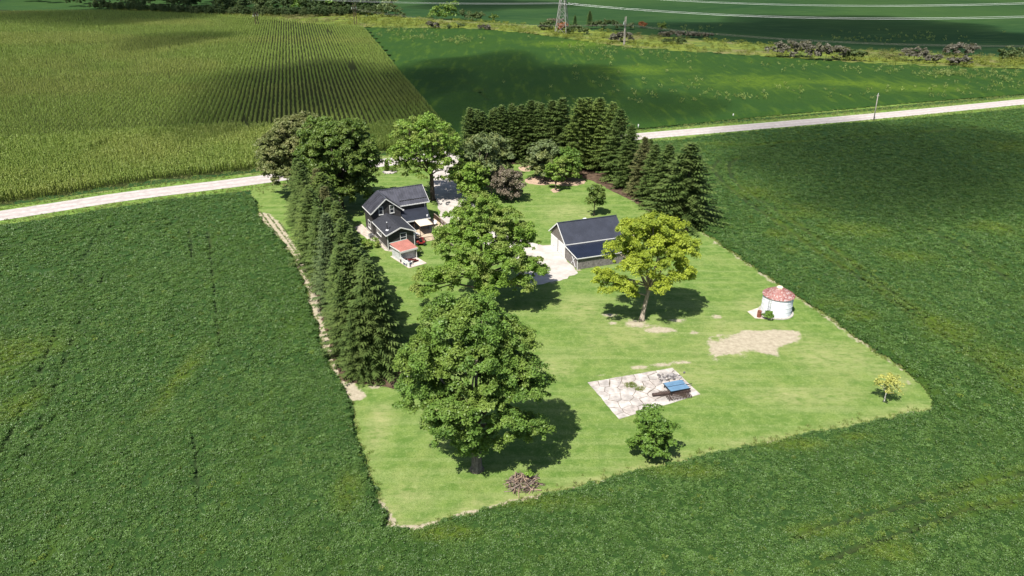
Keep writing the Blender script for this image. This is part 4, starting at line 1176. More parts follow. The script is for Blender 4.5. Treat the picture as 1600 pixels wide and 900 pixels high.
# ------------------------------------------------------------------ broken concrete slab with farm implements
def clip(poly, p, nrm):
    out_ = []
    for i in range(len(poly)):
        a, b = poly[i], poly[(i + 1) % len(poly)]
        da = (a[0] - p[0]) * nrm[0] + (a[1] - p[1]) * nrm[1]; db = (b[0] - p[0]) * nrm[0] + (b[1] - p[1]) * nrm[1]
        if da <= 0: out_.append(a)
        if (da < 0 < db) or (db < 0 < da):
            t = da / (da - db); out_.append((a[0] + (b[0] - a[0]) * t, a[1] + (b[1] - a[1]) * t))
    return out_
PAD = [(9.4, 77.5), (20.6, 80.9), (22.8, 74.9), (12.3, 69.8)]
m_slab = plain('cracked_concrete', (0.42, 0.385, 0.355), 0.92, 0.15, var=0.34, scale=0.9, bmp=0.4)
m_slab2 = plain('stained_concrete', (0.38, 0.34, 0.31), 0.92, 0.15, var=0.3, scale=1.6, bmp=0.4)
pad = thing('concrete_slab', 'cracked pale concrete foundation slab in the middle of the lawn', 'concrete slab', (0, 0, 0))
rg = random.Random(12)
seeds = []
while len(seeds) < 42:
    q = (rg.uniform(9, 23), rg.uniform(69.5, 81))
    if inside(np.array([q[0]]), np.array([q[1]]), PAD)[0] and all(math.hypot(q[0] - s[0], q[1] - s[1]) > 1.15 for s in seeds): seeds.append(q)
MB().prism([(x + (16.2 - x) * 0.03, y + (75.7 - y) * 0.03) for x, y in PAD], -0.1, 0.02).obj('rubble_bed', plain('gravelly_soil', (0.13, 0.105, 0.075), 0.95, 0.05, var=0.4, scale=3), pad)
for i, s in enumerate(seeds):
    pl_ = list(PAD)
    for j, q in enumerate(seeds):
        if i == j: continue
        dx, dy = q[0] - s[0], q[1] - s[1]; L = math.hypot(dx, dy)
        pl_ = clip(pl_, (s[0] + dx / 2 - dx / L * 0.035, s[1] + dy / 2 - dy / L * 0.035), (dx, dy))
        if len(pl_) < 3: break
    if len(pl_) < 3: continue
    u_ = (s[0] - 9.4) / 13.4
    if rg.random() < 0.04 + 0.10 * (abs(s[0] - 15) < 1.6 and abs(s[1] - 77) < 1.5): continue
    pj = []
    for a in range(len(pl_)):
        p0, p1 = pl_[a], pl_[(a + 1) % len(pl_)]
        pj.append(p0)
        if math.hypot(p1[0] - p0[0], p1[1] - p0[1]) > 0.9:
            pj.append(((p0[0] + p1[0]) / 2 + rg.uniform(-0.07, 0.07), (p0[1] + p1[1]) / 2 + rg.uniform(-0.07, 0.07)))
    z = 0.05 + rg.uniform(-0.012, 0.02)
    MB().prism(pj, -0.05, z).obj('slab_piece', m_slab2 if (u_ > 0.55 and rg.random() < 0.6) or rg.random() < 0.15 else m_slab, pad)

# blue two-leaf platform on a steel frame
m_blue = plain('faded_blue_paint', (0.115, 0.21, 0.32), 0.45, 0.4, var=0.15, scale=1.5)
imp = thing('farm_platform', 'faded blue two leaf implement deck on a dark steel frame', 'implement', (20.1, 75.75, 0.06), R(17))
for y0, y1, nm in ((0.04, 0.98, 'blue_leaf'), (-0.98, -0.04, 'blue_leaf')):
    MB().slab([(-1.35, y0, 0.72), (1.15, y0, 0.74), (1.15, y1, 0.70), (-1.35, y1, 0.68)], 0.06).obj(nm, m_blue, imp)
fr = MB()
for y in (-0.9, 0, 0.9): fr.bar((-1.4, y, 0.58), (1.35, y, 0.58), 0.09)
for x in (-1.2, 1.0): fr.bar((x, -1.0, 0.5), (x, 1.0, 0.5), 0.09)
fr.bar((1.2, 0.0, 0.5), (2.2, 0.25, 0.35), 0.08)
fr.obj('frame', m_black, imp)
for x in (-1.2, 1.0):
    for y in (-0.9, 0.9): MB().bar((x, y, 0), (x, y, 0.46), 0.09).obj('leg', m_black, imp)

m_ironw = plain('brown_iron', (0.075, 0.05, 0.042), 0.8, 0.25, var=0.4, scale=4)
a0, a1 = np.array([16.9, 74.35]), np.array([21.6, 75.35])
rl = thing('toothed_roller', 'long brown toothed iron roller lying across the slab', 'roller', (*((a0 + a1) / 2), 0.06), math.atan2(*(a1 - a0)[::-1]))
LL = float(np.hypot(*(a1 - a0)))
MB().tube([(-LL / 2, 0, 0.26), (LL / 2, 0, 0.26)], [0.2, 0.2], 12).obj('drum', m_ironw, rl)
for i in range(24):
    x = -LL / 2 + 0.9 + i * (LL - 1.0) / 24
    t_ = MB()
    for k in range(7):
        a = 2 * PI * k / 7 + i * 0.5
        t_.bar((x, 0.18 * math.cos(a), 0.26 + 0.18 * math.sin(a)), (x, 0.36 * math.cos(a), 0.26 + max(-0.25, 0.36 * math.sin(a))), 0.05)
    t_.obj('tooth_ring', m_ironw, rl)
hr_ = thing('spike_harrow', 'low spiked iron harrow section on the near edge of the slab', 'harrow', (20.1, 74.1, 0.06), R(15))
for y in (-0.35, 0.0, 0.35):
    b_ = MB().bar((-1.6, y, 0.2), (1.5, y, 0.2), 0.06).obj('beam', m_ironw, hr_)
    for k in range(9): MB().bar((-1.5 + k * 0.36, y, 0), (-1.5 + k * 0.36, y, 0.42), 0.045).obj('spike', m_ironw, b_)
for x in (-1.2, 1.2): MB().bar((x, -0.4, 0.25), (x, 0.4, 0.25), 0.05).obj('cross_bar', m_ironw, hr_)

# rubble heap
m_rock = [plain('grey_rock', (0.30, 0.28, 0.27), 0.9, 0.15, var=0.35, scale=4), plain('dark_rock', (0.13, 0.12, 0.12), 0.9, 0.15, var=0.35, scale=4)]
def rock_mesh(seed, mat):
    rg = np.random.default_rng(seed)
    m = MB()
    prof = []
    n = 7
    for z, r_ in ((0, 0.75), (0.35, 1.0), (0.75, 0.8), (1.0, 0.25)):
        for k in range(n): prof.append((r_ * math.cos(2 * PI * k / n) * rg.uniform(0.75, 1.2), r_ * math.sin(2 * PI * k / n) * rg.uniform(0.6, 1.1), z * rg.uniform(0.85, 1.15)))
    m.add(prof, [(i * n + k, i * n + (k + 1) % n, (i + 1) * n + (k + 1) % n, (i + 1) * n + k) for i in range(3) for k in range(n)] + [tuple(3 * n + k for k in range(n))])
    return m.mesh('stone', mat)
rocks = [rock_mesh(k, m_rock[k % 2]) for k in range(5)]
rp_ = thing('rubble_heap', 'low heap of grey broken stones at the far corner of the slab', 'rubble', (19.8, 78.7, 0.06), R(16))
rg = random.Random(31)
for i in range(70):
    x, y = rg.gauss(0, 0.85), rg.gauss(0, 0.42)
    s = rg.uniform(0.10, 0.27)
    o = link('stone', rocks[rg.randrange(5)], rp_)
    o.location = (x, y, max(0, 0.32 - 0.22 * abs(x) - 0.4 * abs(y)) * rg.random())
    o.rotation_euler = (rg.uniform(-.4, .4), rg.uniform(-.4, .4), rg.uniform(0, 6)); o.scale = (s, s * rg.uniform(.7, 1), s * rg.uniform(.6, .9))

# small pale cabinet at the end of the spruces
cb = thing('pale_cabinet', 'small grey white cabinet at the foot of the last spruce', 'cabinet', (*at(638, 586), 0), R(20))
MB().box(-0.42, 0.42, -0.4, 0.4, 0.08, 1.15).obj('body', m_greyw, cb)
MB().slab([(-0.5, -0.5, 1.16), (0.5, -0.5, 1.16), (0.5, 0.5, 1.3), (-0.5, 0.5, 1.3)], 0.05).obj('lid', m_trim, cb)
MB().box(-0.1, 0.3, -0.43, -0.403, 0.3, 0.85).obj('door', m_steel, cb)
MB().box(-0.5, 0.5, -0.5, 0.5, 0.0, 0.078).obj('base', m_found, cb)
# ------------------------------------------------------------------ trees
def crown_mesh(name, lobes, mat, seed, clump=1.0, dens=1.5, leaves=90, leaf=0.36, ragged=0.12):
    """leaf clumps over the skin (and some inside) of a union of lobes (x, y, z, r[, rz])"""
    rg = np.random.default_rng(seed)
    CC = []; CR = []; OUT = []
    for lb in lobes:
        x, y, z, r = lb[:4]; rz = lb[4] if len(lb) > 4 else r * 0.85
        n = max(4, int(dens * (r / clump) ** 2 * 3.0))
        d = rg.normal(0, 1, (n, 3)); d /= np.linalg.norm(d, axis=1, keepdims=True)
        d[:, 2] = np.where(d[:, 2] < -0.45, -d[:, 2], d[:, 2])
        f = np.where(rg.uniform(0, 1, n) < 0.82, rg.uniform(0.78, 1.0 + ragged, n), rg.uniform(0.3, 0.7, n))
        CC.append(np.c_[x + d[:, 0] * r * f, y + d[:, 1] * r * f, z + d[:, 2] * rz * f]); OUT.append(d)
        CR.append(clump * rg.uniform(0.4, 1.3, n))
    CC = np.concatenate(CC); CR = np.concatenate(CR); OUT = np.concatenate(OUT)
    m = (leaves * (CR / clump) ** 2).astype(int) + 6
    idx = np.repeat(np.arange(len(CC)), m)
    n = len(idx)
    d = rg.normal(0, 1, (n, 3)); d /= np.linalg.norm(d, axis=1, keepdims=True)
    d[:, 2] = np.where(d[:, 2] < -0.3, -d[:, 2] * 0.6, d[:, 2])
    rad = rg.uniform(0.25, 1, n) ** 0.5
    AN = rg.uniform(0.65, 1.4, (len(CC), 3)) * np.array([1, 1, 0.72])
    P = CC[idx] + d * (rad * CR[idx])[:, None] * AN[idx]
    P[:, 2] -= 0.15 * CR[idx] * (d[:, 0] ** 2 + d[:, 1] ** 2)
    P[:, 2] = np.maximum(P[:, 2], 0.15)
    Nn = d * 0.5 + OUT[idx] * 0.3 + np.array([0, 0, 0.45]) + rg.normal(0, 0.6, (n, 3))
    s = leaf * rg.uniform(0.65, 1.35, n)
    return quads(name, leaf_quads(P, Nn, s * 1.35, s * 0.85, rg), mat)

def trunk_mesh(name, lobes, mat, h0, r0, seed, lean=(0, 0), fork=None):
    rg = random.Random(seed)
    mb = MB()
    top = (lean[0], lean[1], h0)
    mb.tube([(0, 0, -0.1), (0.0, 0.0, 0.35), (lean[0] * 0.3, lean[1] * 0.3, h0 * 0.4), (lean[0] * 0.7, lean[1] * 0.7, h0 * 0.75), top], [r0 * 1.7, r0 * 1.1, r0 * 0.9, r0 * 0.78, r0 * 0.68], 9)
    for lb in lobes:
        x, y, z, r = lb[:4]
        zs = min(h0 * rg.uniform(0.75, 1.0), z - 0.5) if z > h0 * 0.8 else max(0.6, z - r * 0.6)
        f = zs / h0
        s = Vector((lean[0] * f, lean[1] * f, zs)); e = Vector((x, y, z))
        mid = s.lerp(e, 0.5) + Vector((rg.uniform(-.5, .5), rg.uniform(-.5, .5), 0.12 * (e - s).length))
        rr = r0 * rg.uniform(0.28, 0.45)
        mb.tube([s, mid, e], [rr, rr * 0.7, rr * 0.35], 6)
        for k in range(2):
            q = e + Vector((rg.uniform(-1, 1), rg.uniform(-1, 1), rg.uniform(0, 0.8))) * r * 0.75
            mb.tube([mid.lerp(e, 0.6), q], [rr * 0.35, rr * 0.12], 4, False)
    return mb.mesh(name, mat, True)

def auto_lobes(H, wd, seed, base=0.2, n=12, squash=1.0):
    """lobes filling an egg-shaped crown of height H and width wd"""
    rg = random.Random(seed)
    L = []
    z0 = H * base; hh = (H - z0) / 2; zc = z0 + hh
    for i in range(n):
        f = (i + 0.5) / n
        zz = z0 + (H - z0) * (0.14 + 0.72 * f)
        rr = math.sqrt(max(0.05, 1 - ((zz - zc * 0.94) / (hh * 1.08)) ** 2)) * wd / 2
        a = i * 2.399 + rg.uniform(-.4, .4)
        r = wd * rg.uniform(0.17, 0.23)
        q = max(0, rr - r * 0.9)
        L.append((q * math.cos(a), q * math.sin(a), min(zz, H - r * 0.9), r))
    L.append((0, 0, H - wd * 0.2, wd * 0.2)); L.append((0, 0, zc, wd * 0.26))
    return L

def broad(name, label, px, py, H, lobes, mat, bark, r0, h0, seed, group=None, cat='tree', xy=None, lean=(0, 0), shrink=1.0, **kw):
    lobes = [(l[0] * shrink, l[1] * shrink) + tuple(l[2:]) for l in lobes]
    x, y = xy if xy else at(px, py)
    t = thing(name, label, cat, (x, y, float(hz(x, y))), 0, group)
    link('trunk', trunk_mesh('trunk', lobes, bark, h0, r0, seed, lean), t)
    link('crown', crown_mesh('crown', lobes, mat, seed, **kw), t)
    return t

b_grey = bark_mat('grey_bark', (0.17, 0.145, 0.12))
b_dark = bark_mat('dark_bark', (0.09, 0.072, 0.058))
lf_walnut = leaf_mat('walnut_leaf', (0.056, 0.121, 0.022), (0.136, 0.229, 0.043), 0.30, 0.45, warm=(0.209, 0.271, 0.054), warm_amt=0.6)
lf_bright = leaf_mat('bright_leaf', (0.090, 0.174, 0.025), (0.186, 0.295, 0.046), 0.34, 0.5, warm=(0.295, 0.326, 0.093), warm_amt=0.6)
lf_yellow = leaf_mat('yellowing_leaf', (0.200, 0.265, 0.026), (0.370, 0.430, 0.050), 0.38, 0.5, warm=(0.19, 0.27, 0.036), warm_amt=0.6)
lf_maple = leaf_mat('maple_leaf', (0.044, 0.090, 0.016), (0.115, 0.172, 0.034), 0.24, 0.45, warm=(0.172, 0.218, 0.052), warm_amt=0.5)
lf_olive = leaf_mat('olive_leaf', (0.090, 0.118, 0.037), (0.178, 0.202, 0.070), 0.26, 0.5, warm=(0.232, 0.202, 0.093), warm_amt=0.5)
lf_grey = leaf_mat('grey_green_leaf', (0.074, 0.112, 0.040), (0.147, 0.186, 0.081), 0.26, 0.5, warm=(0.232, 0.248, 0.078), warm_amt=0.6)
lf_purple = leaf_mat('purple_leaf', (0.093, 0.074, 0.056), (0.178, 0.143, 0.109), 0.18, 0.55, warm=(0.171, 0.178, 0.078), warm_amt=0.3)
lf_shrub = leaf_mat('small_tree_leaf', (0.056, 0.124, 0.022), (0.127, 0.214, 0.037), 0.26, 0.45)
lf_sap = leaf_mat('pale_yellow_leaf', (0.310, 0.318, 0.078), (0.500, 0.496, 0.139), 0.35, 0.5)

# the big walnut nearest the camera
LOB = [(-2.8, 0.6, 16.9, 2.5), (1.0, 0.3, 17.4, 2.4), (-5.3, -0.5, 13.2, 2.7), (-6.0, 0.8, 9.2, 2.6), (0.2, -1.0, 13.6, 3.2), (3.4, 1.5, 14.6, 2.6), (5.2, -0.6, 11.6, 2.4), (6.2, 1.4, 9.2, 2.0),
       (6.5, -1.2, 5.9, 1.5), (-2.2, -2.4, 8.6, 2.8), (-3.9, -1.4, 5.8, 2.0), (2.2, 3.4, 11.2, 2.7), (-2.0, 3.8, 11.0, 2.8), (2.0, -2.6, 9.4, 2.4), (-0.8, -3.0, 5.6, 1.5), (3.8, -3.0, 7.4, 1.8), (-5.4, 3.0, 11.5, 2.2), (0.2, -1.0, 3.6, 1.0), (-1.6, -1.4, 4.2, 1.2), (1.6, -1.2, 4.6, 1.2)]
broad('walnut_tree', 'huge green walnut tree nearest the camera, beside the brush pile', 745, 733, 19.6, LOB, lf_walnut, b_grey, 0.52, 7.0, 11, shrink=0.86, clump=0.68, dens=1.6, leaves=165, leaf=0.18)
# the one behind it
LOB = [(0, 0, 14.8, 2.8), (-2.4, 0.6, 13.0, 2.5), (3.4, 0.4, 13.0, 2.7), (-4.2, -0.5, 10.4, 2.6), (6.0, 0.8, 10.6, 2.6), (-7.6, -1.6, 5.2, 1.7), (-5.6, -2.4, 5.2, 2.3), (0.4, -2.4, 11.0, 3.3), (-2.4, -3.4, 7.4, 2.8),
       (3.6, -2.8, 8.6, 2.8), (7.2, -1.6, 6.8, 2.0), (8.0, 0.6, 5.6, 1.6), (1.6, -3.8, 5.2, 2.2), (0.5, 4.2, 11.2, 3.2), (-2.4, 3.6, 9.6, 2.8), (5.0, 4.2, 9.0, 2.8), (-7.8, -2.4, 3.6, 1.2), (5.6, -2.8, 4.6, 1.7), (-9.4, -1.2, 3.4, 0.9)]
broad('walnut_tree', 'wide green walnut tree standing between the farmhouse and the garage pad', 752, 478, 17, LOB, lf_bright, b_grey, 0.5, 5.5, 12, clump=0.7, dens=1.35, leaves=150, leaf=0.195)
# yellow tree
LOB = [(0.5, 0, 14.2, 2.3), (3.2, 0.6, 13.2, 2.4), (-2.4, 0.2, 13.2, 2.3), (5.2, 0, 11.2, 2.3), (-4.4, 0.4, 10.4, 2.1), (-6.6, -0.8, 6.9, 1.7), (-5.4, -1.4, 6.2, 1.8), (1.4, -1.8, 10.8, 2.9), (-1.6, -2.0, 8.6, 2.4), (4.0, -1.4, 8.6, 2.3),
       (0.4, 3.0, 11.2, 3.0), (4.4, 2.6, 9.8, 2.4), (-2.6, 3.0, 9.4, 2.4), (1.6, -2.6, 6.9, 1.6), (-3.6, -1.8, 6.0, 1.7), (5.4, -0.4, 6.8, 1.5), (-2.2, -0.4, 4.4, 1.0)]
broad('yellow_tree', 'yellowing shade tree on bare trunk standing on the open lawn', 1003, 500, 16.2, LOB, lf_yellow, bark_mat('pale_bark', (0.33, 0.28, 0.22)), 0.34, 5.6, 13, shrink=0.92, clump=0.66, dens=1.25, leaves=130, leaf=0.18, lean=(0.8, 0.3))
# trees round the house and drive
broad('maple_tree', 'dark green dense maple beside the farmhouse, left of its roof', 534, 326, 18.6, auto_lobes(18.6, 16.0, 3, 0.06, 19), lf_maple, b_dark, 0.5, 4.5, 14, clump=0.8, dens=1.35, leaves=80, leaf=0.31)
broad('olive_tree', 'dull olive tree behind the dark maple near the road', 474, 304, 17.0, auto_lobes(17.0, 16.5, 4, 0.08, 17), lf_olive, b_dark, 0.42, 5, 15, clump=0.75, dens=1.3, leaves=70, leaf=0.30)
broad('ash_tree', 'tall light green tree behind the farmhouse roof by the road', 676, 312, 18.2, [(l[0] - 1.2, l[1], l[2], l[3]) for l in auto_lobes(18.2, 15.5, 5, 0.22, 14)], lf_bright, b_dark, 0.5, 6.5, 16, clump=0.75, dens=0.6, leaves=50, leaf=0.31)
broad('driveway_tree', 'bright green bushy tree overhanging the driveway', 735, 316, 8.5, auto_lobes(8.6, 8.6, 6, 0.1, 11), lf_bright, b_dark, 0.25, 2.2, 17, clump=0.85, dens=1.0, leaves=60, leaf=0.36)
broad('driveway_tree', 'tall grey green tree with thin crown behind the house utility pole', 752, 306, 13.2, auto_lobes(13.2, 9.6, 7, 0.12, 12), lf_grey, b_dark, 0.28, 3.0, 18, clump=0.8, dens=1.0, leaves=55, leaf=0.34)
broad('driveway_tree', 'pale grey green tree in front of the back spruces', 770, 284, 11.0, auto_lobes(11.0, 9.0, 27, 0.12, 11), lf_grey, b_dark, 0.25, 3.0, 38, clump=0.8, dens=0.95, leaves=50, leaf=0.34)
broad('purple_bush', 'purple brown leaved rounded tree beside the utility pole', 791, 312, 6.6, auto_lobes(6.6, 8.0, 8, 0.04, 11), lf_purple, b_dark, 0.2, 1.4, 19, clump=0.75, dens=1.1, leaves=60, leaf=0.30, cat='tree')
broad('willow_tree', 'weeping grey green tree on the pink mulch ring, left of its neighbour', 850, 282, 9.2, auto_lobes(9.2, 9.0, 9, 0.06, 12), lf_grey, b_dark, 0.25, 2.2, 20, clump=0.8, dens=1.0, leaves=55, leaf=0.34)
broad('mulched_tree', 'rounded green tree on the mulch bed below the tall spruces', 884, 283, 7.6, auto_lobes(7.6, 7.6, 10, 0.06, 10), lf_walnut, b_dark, 0.22, 2.0, 21, clump=0.75, dens=1.0, leaves=55, leaf=0.32)
broad('young_tree', 'slender bright green young tree at the edge of the mulch ring', 868, 297, 7.2, auto_lobes(7.4, 4.6, 28, 0.14, 9), lf_bright, b_dark, 0.13, 1.6, 22, clump=0.55, dens=1.0, leaves=50, leaf=0.26)
broad('garage_tree', 'small round dark green tree standing behind the garage', 928, 337, 6.3, auto_lobes(6.4, 4.2, 12, 0.24, 9), lf_maple, b_dark, 0.1, 1.8, 23, clump=0.55, dens=1.05, leaves=60, leaf=0.25)
broad('lawn_shrub', 'small dense green tree on the near lawn below the slab', 1016, 714, 6.0, [(l[0], l[1], l[2], l[3]) for l in auto_lobes(5.9, 4.6, 13, 0.03, 13)], lf_shrub, b_dark, 0.12, 1.4, 24, clump=0.5, dens=1.1, leaves=70, leaf=0.20)
broad('yellow_sapling', 'thin pale yellow sapling near the right corner of the lawn', 1381, 628, 3.6, auto_lobes(3.8, 3.2, 14, 0.30, 9), lf_sap, bark_mat('white_bark', (0.55, 0.52, 0.46)), 0.07, 1.5, 25, clump=0.42, dens=0.7, leaves=30, leaf=0.15)
broad('bin_bush', 'leafy green bush at the foot of the grain bin', 1199, 498, 1.4, [(-.3, 0, .5, .5), (.45, .1, .45, .45), (0, -.2, .75, .5)], lf_shrub, b_dark, 0.05, 0.3, 26, clump=0.35, dens=1.2, leaves=40, leaf=0.18, cat='bush')
broad('shed_bush', 'dark green bush against the side of the pale shed', 0, 0, 2.0, [(0, 0, .8, .6), (.5, .2, .6, .5)], lf_maple, b_dark, 0.05, 0.4, 27, clump=0.4, dens=1.2, leaves=40, leaf=0.2, cat='bush', xy=hw(1.3, -11.3)[:2])
broad('house_bush', 'light green shrub by the gravel walk west of the farmhouse', 574, 384, 1.6, [(0, 0, .5, .8), (1.3, .6, .5, .7), (-1.0, .9, .5, .7), (1.6, -.8, .4, .6), (.3, -1.4, .45, .7)], lf_bright, b_dark, 0.05, 0.3, 28, clump=0.5, dens=1.2, leaves=45, leaf=0.2, cat='bush')

# ---------------------------------------------------------------- spruces
lf_spruce = leaf_mat('spruce_needles', (0.022, 0.044, 0.011), (0.081, 0.121, 0.030), 0.10, 0.65, warm=(0.106, 0.136, 0.039), warm_amt=0.5, spec=0.15)
lf_blue = leaf_mat('bluish_spruce_needles', (0.032, 0.056, 0.022), (0.092, 0.126, 0.046), 0.10, 0.65, spec=0.15)
lf_pine = leaf_mat('pine_needles', (0.039, 0.069, 0.016), (0.109, 0.149, 0.034), 0.12, 0.65, spec=0.15)
lf_brown = leaf_mat('browning_needles', (0.057, 0.067, 0.025), (0.121, 0.124, 0.048), 0.12, 0.65, spec=0.15)

def spruce_mesh(H, Rb, mat, seed, bare=0.05, gap=0.46, prof=0.66):
    """whorls of drooping branches, each a spine with hanging side sprays"""
    rg = np.random.default_rng(seed)
    V = []
    z = H * bare
    while z < H * 0.985:
        f = 1 - (z - H * bare) / (H * (1 - bare))
        Rr = Rb * (f ** prof) * rg.uniform(0.85, 1.1) + 0.12
        nb = int(6 + 5 * f + rg.integers(0, 2))
        a0 = rg.uniform(0, 2 * PI)
        for b in range(nb):
            a = a0 + 2 * PI * b / nb + rg.uniform(-0.25, 0.25)
            L = Rr * rg.uniform(0.72, 1.18)
            d = np.array([math.cos(a), math.sin(a), 0.0]); s = np.array([-d[1], d[0], 0.0])
            dr = rg.uniform(0.22, 0.45) * (0.35 + 0.65 * f); z0 = z + rg.uniform(-0.2, 0.2)
            m = max(3, int(L / 0.42))
            pt = lambda t: np.array([0, 0, z0]) + d * (L * t) + np.array([0, 0, -dr * L * t + 0.32 * dr * L * t * t + (0.25 * L * (1 - f) * t)])
            for k in range(m):
                t = (k + 0.55) / m
                if t < 0.16 and f > 0.3: continue
                p = pt(t); w = (0.36 + 0.48 * (1 - t)) * min(1.0, 0.45 + L / 3.5) * rg.uniform(0.8, 1.25)
                fw = d * (0.34 * L / m + 0.16)
                for sg in (-1, 1):
                    tip = p + s * sg * w + d * w * 0.75 + np.array([0, 0, -w * rg.uniform(0.15, 0.6)])
                    V += [p - fw * 0.55, p + fw * 0.35 + s * sg * 0.03, tip, p + s * sg * w * 0.55 - fw * 0.25 + np.array([0, 0, -w * 0.22])]
            e = pt(1.0); q = pt(max(0, 1 - 0.5 / max(L, 0.6)))
            V += [q - s * 0.13, e - s * 0.03, e + d * 0.16, q + s * 0.13]
        z += gap * rg.uniform(0.8, 1.15) * (0.55 + 0.45 * f)
    return quads('branches', np.array(V), mat)

def spruce_trunk(H, r0, mat):
    return MB().tube([(0, 0, -0.1), (0, 0, H * 0.5), (0, 0, H * 0.99)], [r0, r0 * 0.6, 0.03], 8).mesh('trunk', mat, True)

SPK = {}
for nm, H, Rb, mt, bare in (('s0', 15, 4.5, lf_spruce, 0.03), ('s1', 15, 4.1, lf_spruce, 0.03), ('s2', 15, 4.8, lf_spruce, 0.02), ('s3', 15, 4.2, lf_spruce, 0.04), ('s4', 15, 4.9, lf_spruce, 0.02), ('b0', 15, 4.6, lf_blue, 0.03), ('p0', 15, 4.2, lf_pine, 0.10), ('p1', 15, 4.5, lf_pine, 0.14), ('t0', 15, 3.3, lf_spruce, 0.16), ('t1', 15, 3.0, lf_spruce, 0.14), ('n0', 15, 3.7, lf_brown, 0.08)):
    SPK[nm] = (spruce_mesh(H, Rb, mt, sum(map(ord, nm)) * 7, bare, 0.46 if nm[1] == '0' else 0.54, 0.57 + 0.05 * (sum(map(ord, nm)) % 4)), spruce_trunk(H, 0.24, b_dark))

def spruce(x, y, H, kind, label, group, rs, wide=1.0, name='spruce_tree'):
    t = thing(name, label, 'tree', (x, y, 0), rs * 1.7, group)
    k = H / 15.0
    t.scale = (k * wide * (0.92 + 0.16 * math.sin(rs * 7.3) ** 2), k * wide * (0.92 + 0.16 * math.cos(rs * 5.1) ** 2), k)
    t.rotation_euler = (0.02 * math.sin(rs * 3.3), 0.02 * math.cos(rs * 4.7), rs * 1.7)
    me, tk = SPK[kind]
    link('trunk', tk, t); link('branches', me, t)
    return t

ORD = ['first', 'second', 'third', 'fourth', 'fifth', 'sixth', 'seventh', 'eighth', 'ninth', 'tenth', 'eleventh', 'twelfth', 'thirteenth', 'fourteenth']
# long double row along the left soybean field
la, lb = np.array(at(567, 583)), np.array(at(474, 345))
ra, rb = np.array(at(592, 576)), np.array(at(500, 344))
rg = random.Random(4)
NL = 14
for i in range(NL):
    f = i / (NL - 1)
    c = la + (lb - la) * f
    k_ = NL - 1 - i
    H = 13.4 + rg.uniform(-1.2, 1.4) - 1.6 * f
    kd = ['s0', 's4', 's1', 's3', 'b0', 'b0', 's1', 's4', 's2', 'p0', 's1', 's0', 's2', 's1'][i]
    if i in (0,): H = 10.5
    spruce(c[0] + rg.uniform(-.4, .4), c[1] + rg.uniform(-.6, .6), H, kd, f'{ORD[k_]} spruce from the road in the outer row along the left bean field', 'spruces in the long left double row', i * 1.3, 1.0)
for i in range(NL):
    f = (i + 0.0) / (NL - 1)
    c = ra + (rb - ra) * f
    k_ = NL - 1 - i
    H = 15.6 + rg.uniform(-1.1, 0.9) - 4.2 * f ** 0.7
    kd = ['s1', 's4', 's2', 's3', 's0', 'b0', 's4', 's0', 's3', 'n0', 's2', 'p0', 'n0', 's1'][i]
    spruce(c[0] + rg.uniform(-.4, .4), c[1] + rg.uniform(-.6, .6), H, kd, f'{ORD[k_]} spruce from the road in the inner row on the farmhouse side', 'spruces in the long left double row', i * 2.1 + 1, 1.02 + 0.25 * f)
# back row beside the road
BACK = [(735, 258, 167, 't0'), (753, 256, 172, 's1'), (769, 254, 169, 't1'), (784, 252, 163, 't0'), (800, 251, 160, 't1'), (815, 250, 161, 's1'), (830, 250, 155, 't0'), (846, 252, 158, 't1'), (861, 254, 155, 't0'), (876, 256, 150, 's1')]
for i, (px, py, ty, kd) in enumerate(BACK):
    x, y = at(px, py)
    spruce(x, y, height_to(x, y, ty), kd, f'{ORD[i]} dark spruce counted from the left in the back row by the road', 'dark spruces in the back row', i * 1.9, 1.25)
BACK2 = [(746, 247, 169, 's1'), (776, 244, 166, 't1'), (808, 242, 164, 't0'), (838, 242, 158, 's1'), (866, 244, 155, 't1')]
for i, (px, py, ty, kd) in enumerate(BACK2):
    x, y = at(px, py)
    spruce(x, y, height_to(x, y, ty), kd, f'{ORD[i]} spruce from the left half hidden behind the back row', 'dark spruces in the back row', i * 2.3 + 4, 1.25)
EAST = [(902, 262, 152, 'p0'), (918, 258, 151, 'p1'), (934, 262, 151, 'p0'), (950, 268, 158, 'p1'), (966, 280, 168, 's1'), (982, 292, 192, 's0'), (1000, 305, 212, 'n0'), (1018, 317, 222, 's1'), (1037, 328, 222, 's0'), (1066, 348, 221, 's2')]
for i, (px, py, ty, kd) in enumerate(EAST):
    x, y = at(px, py)
    nm = 'pine_tree' if kd[0] == 'p' else 'spruce_tree'
    lab = ['lightest green pine beside the gap in the back row', 'tall light pine second right of the gap in the back row', 'tall light pine third right of the gap in the back row', 'light pine behind the dark spruce at the road end of the right row',
           'dark spruce against the road at the right end of the back row', 'spruce on bare lower trunk in the right row by the lawn edge', 'brownish thin spruce in the middle of the right row', 'narrow spruce right of the brownish thin one',
           'spruce beside the large end spruce of the right row', 'large spreading spruce at the lawn end of the right row'][i]
    spruce(x, y, height_to(x, y, ty), kd, lab, 'evergreens in the right row', i * 1.3, 1.4 if i == 9 else 1.18, nm)
EAST2 = [(925, 248, 156, 'p1'), (955, 255, 164, 's0'), (1042, 312, 232, 's1'), (1010, 292, 215, 's0'), (1078, 335, 250, 's2')]
for i, (px, py, ty, kd) in enumerate(EAST2):
    x, y = at(px, py)
    lab = ['pine half hidden behind the light pines by the road', 'spruce behind the light pines nearest the road', 'spruce behind the right row on the bean field side', 'spruce hidden behind the brownish thin one', 'low branched spruce leaning out over the bean field'][i]
    spruce(x, y, height_to(x, y, ty), kd, lab, 'evergreens in the right row', i * 2.3, 1.0, 'pine_tree' if kd[0] == 'p' else 'spruce_tree')

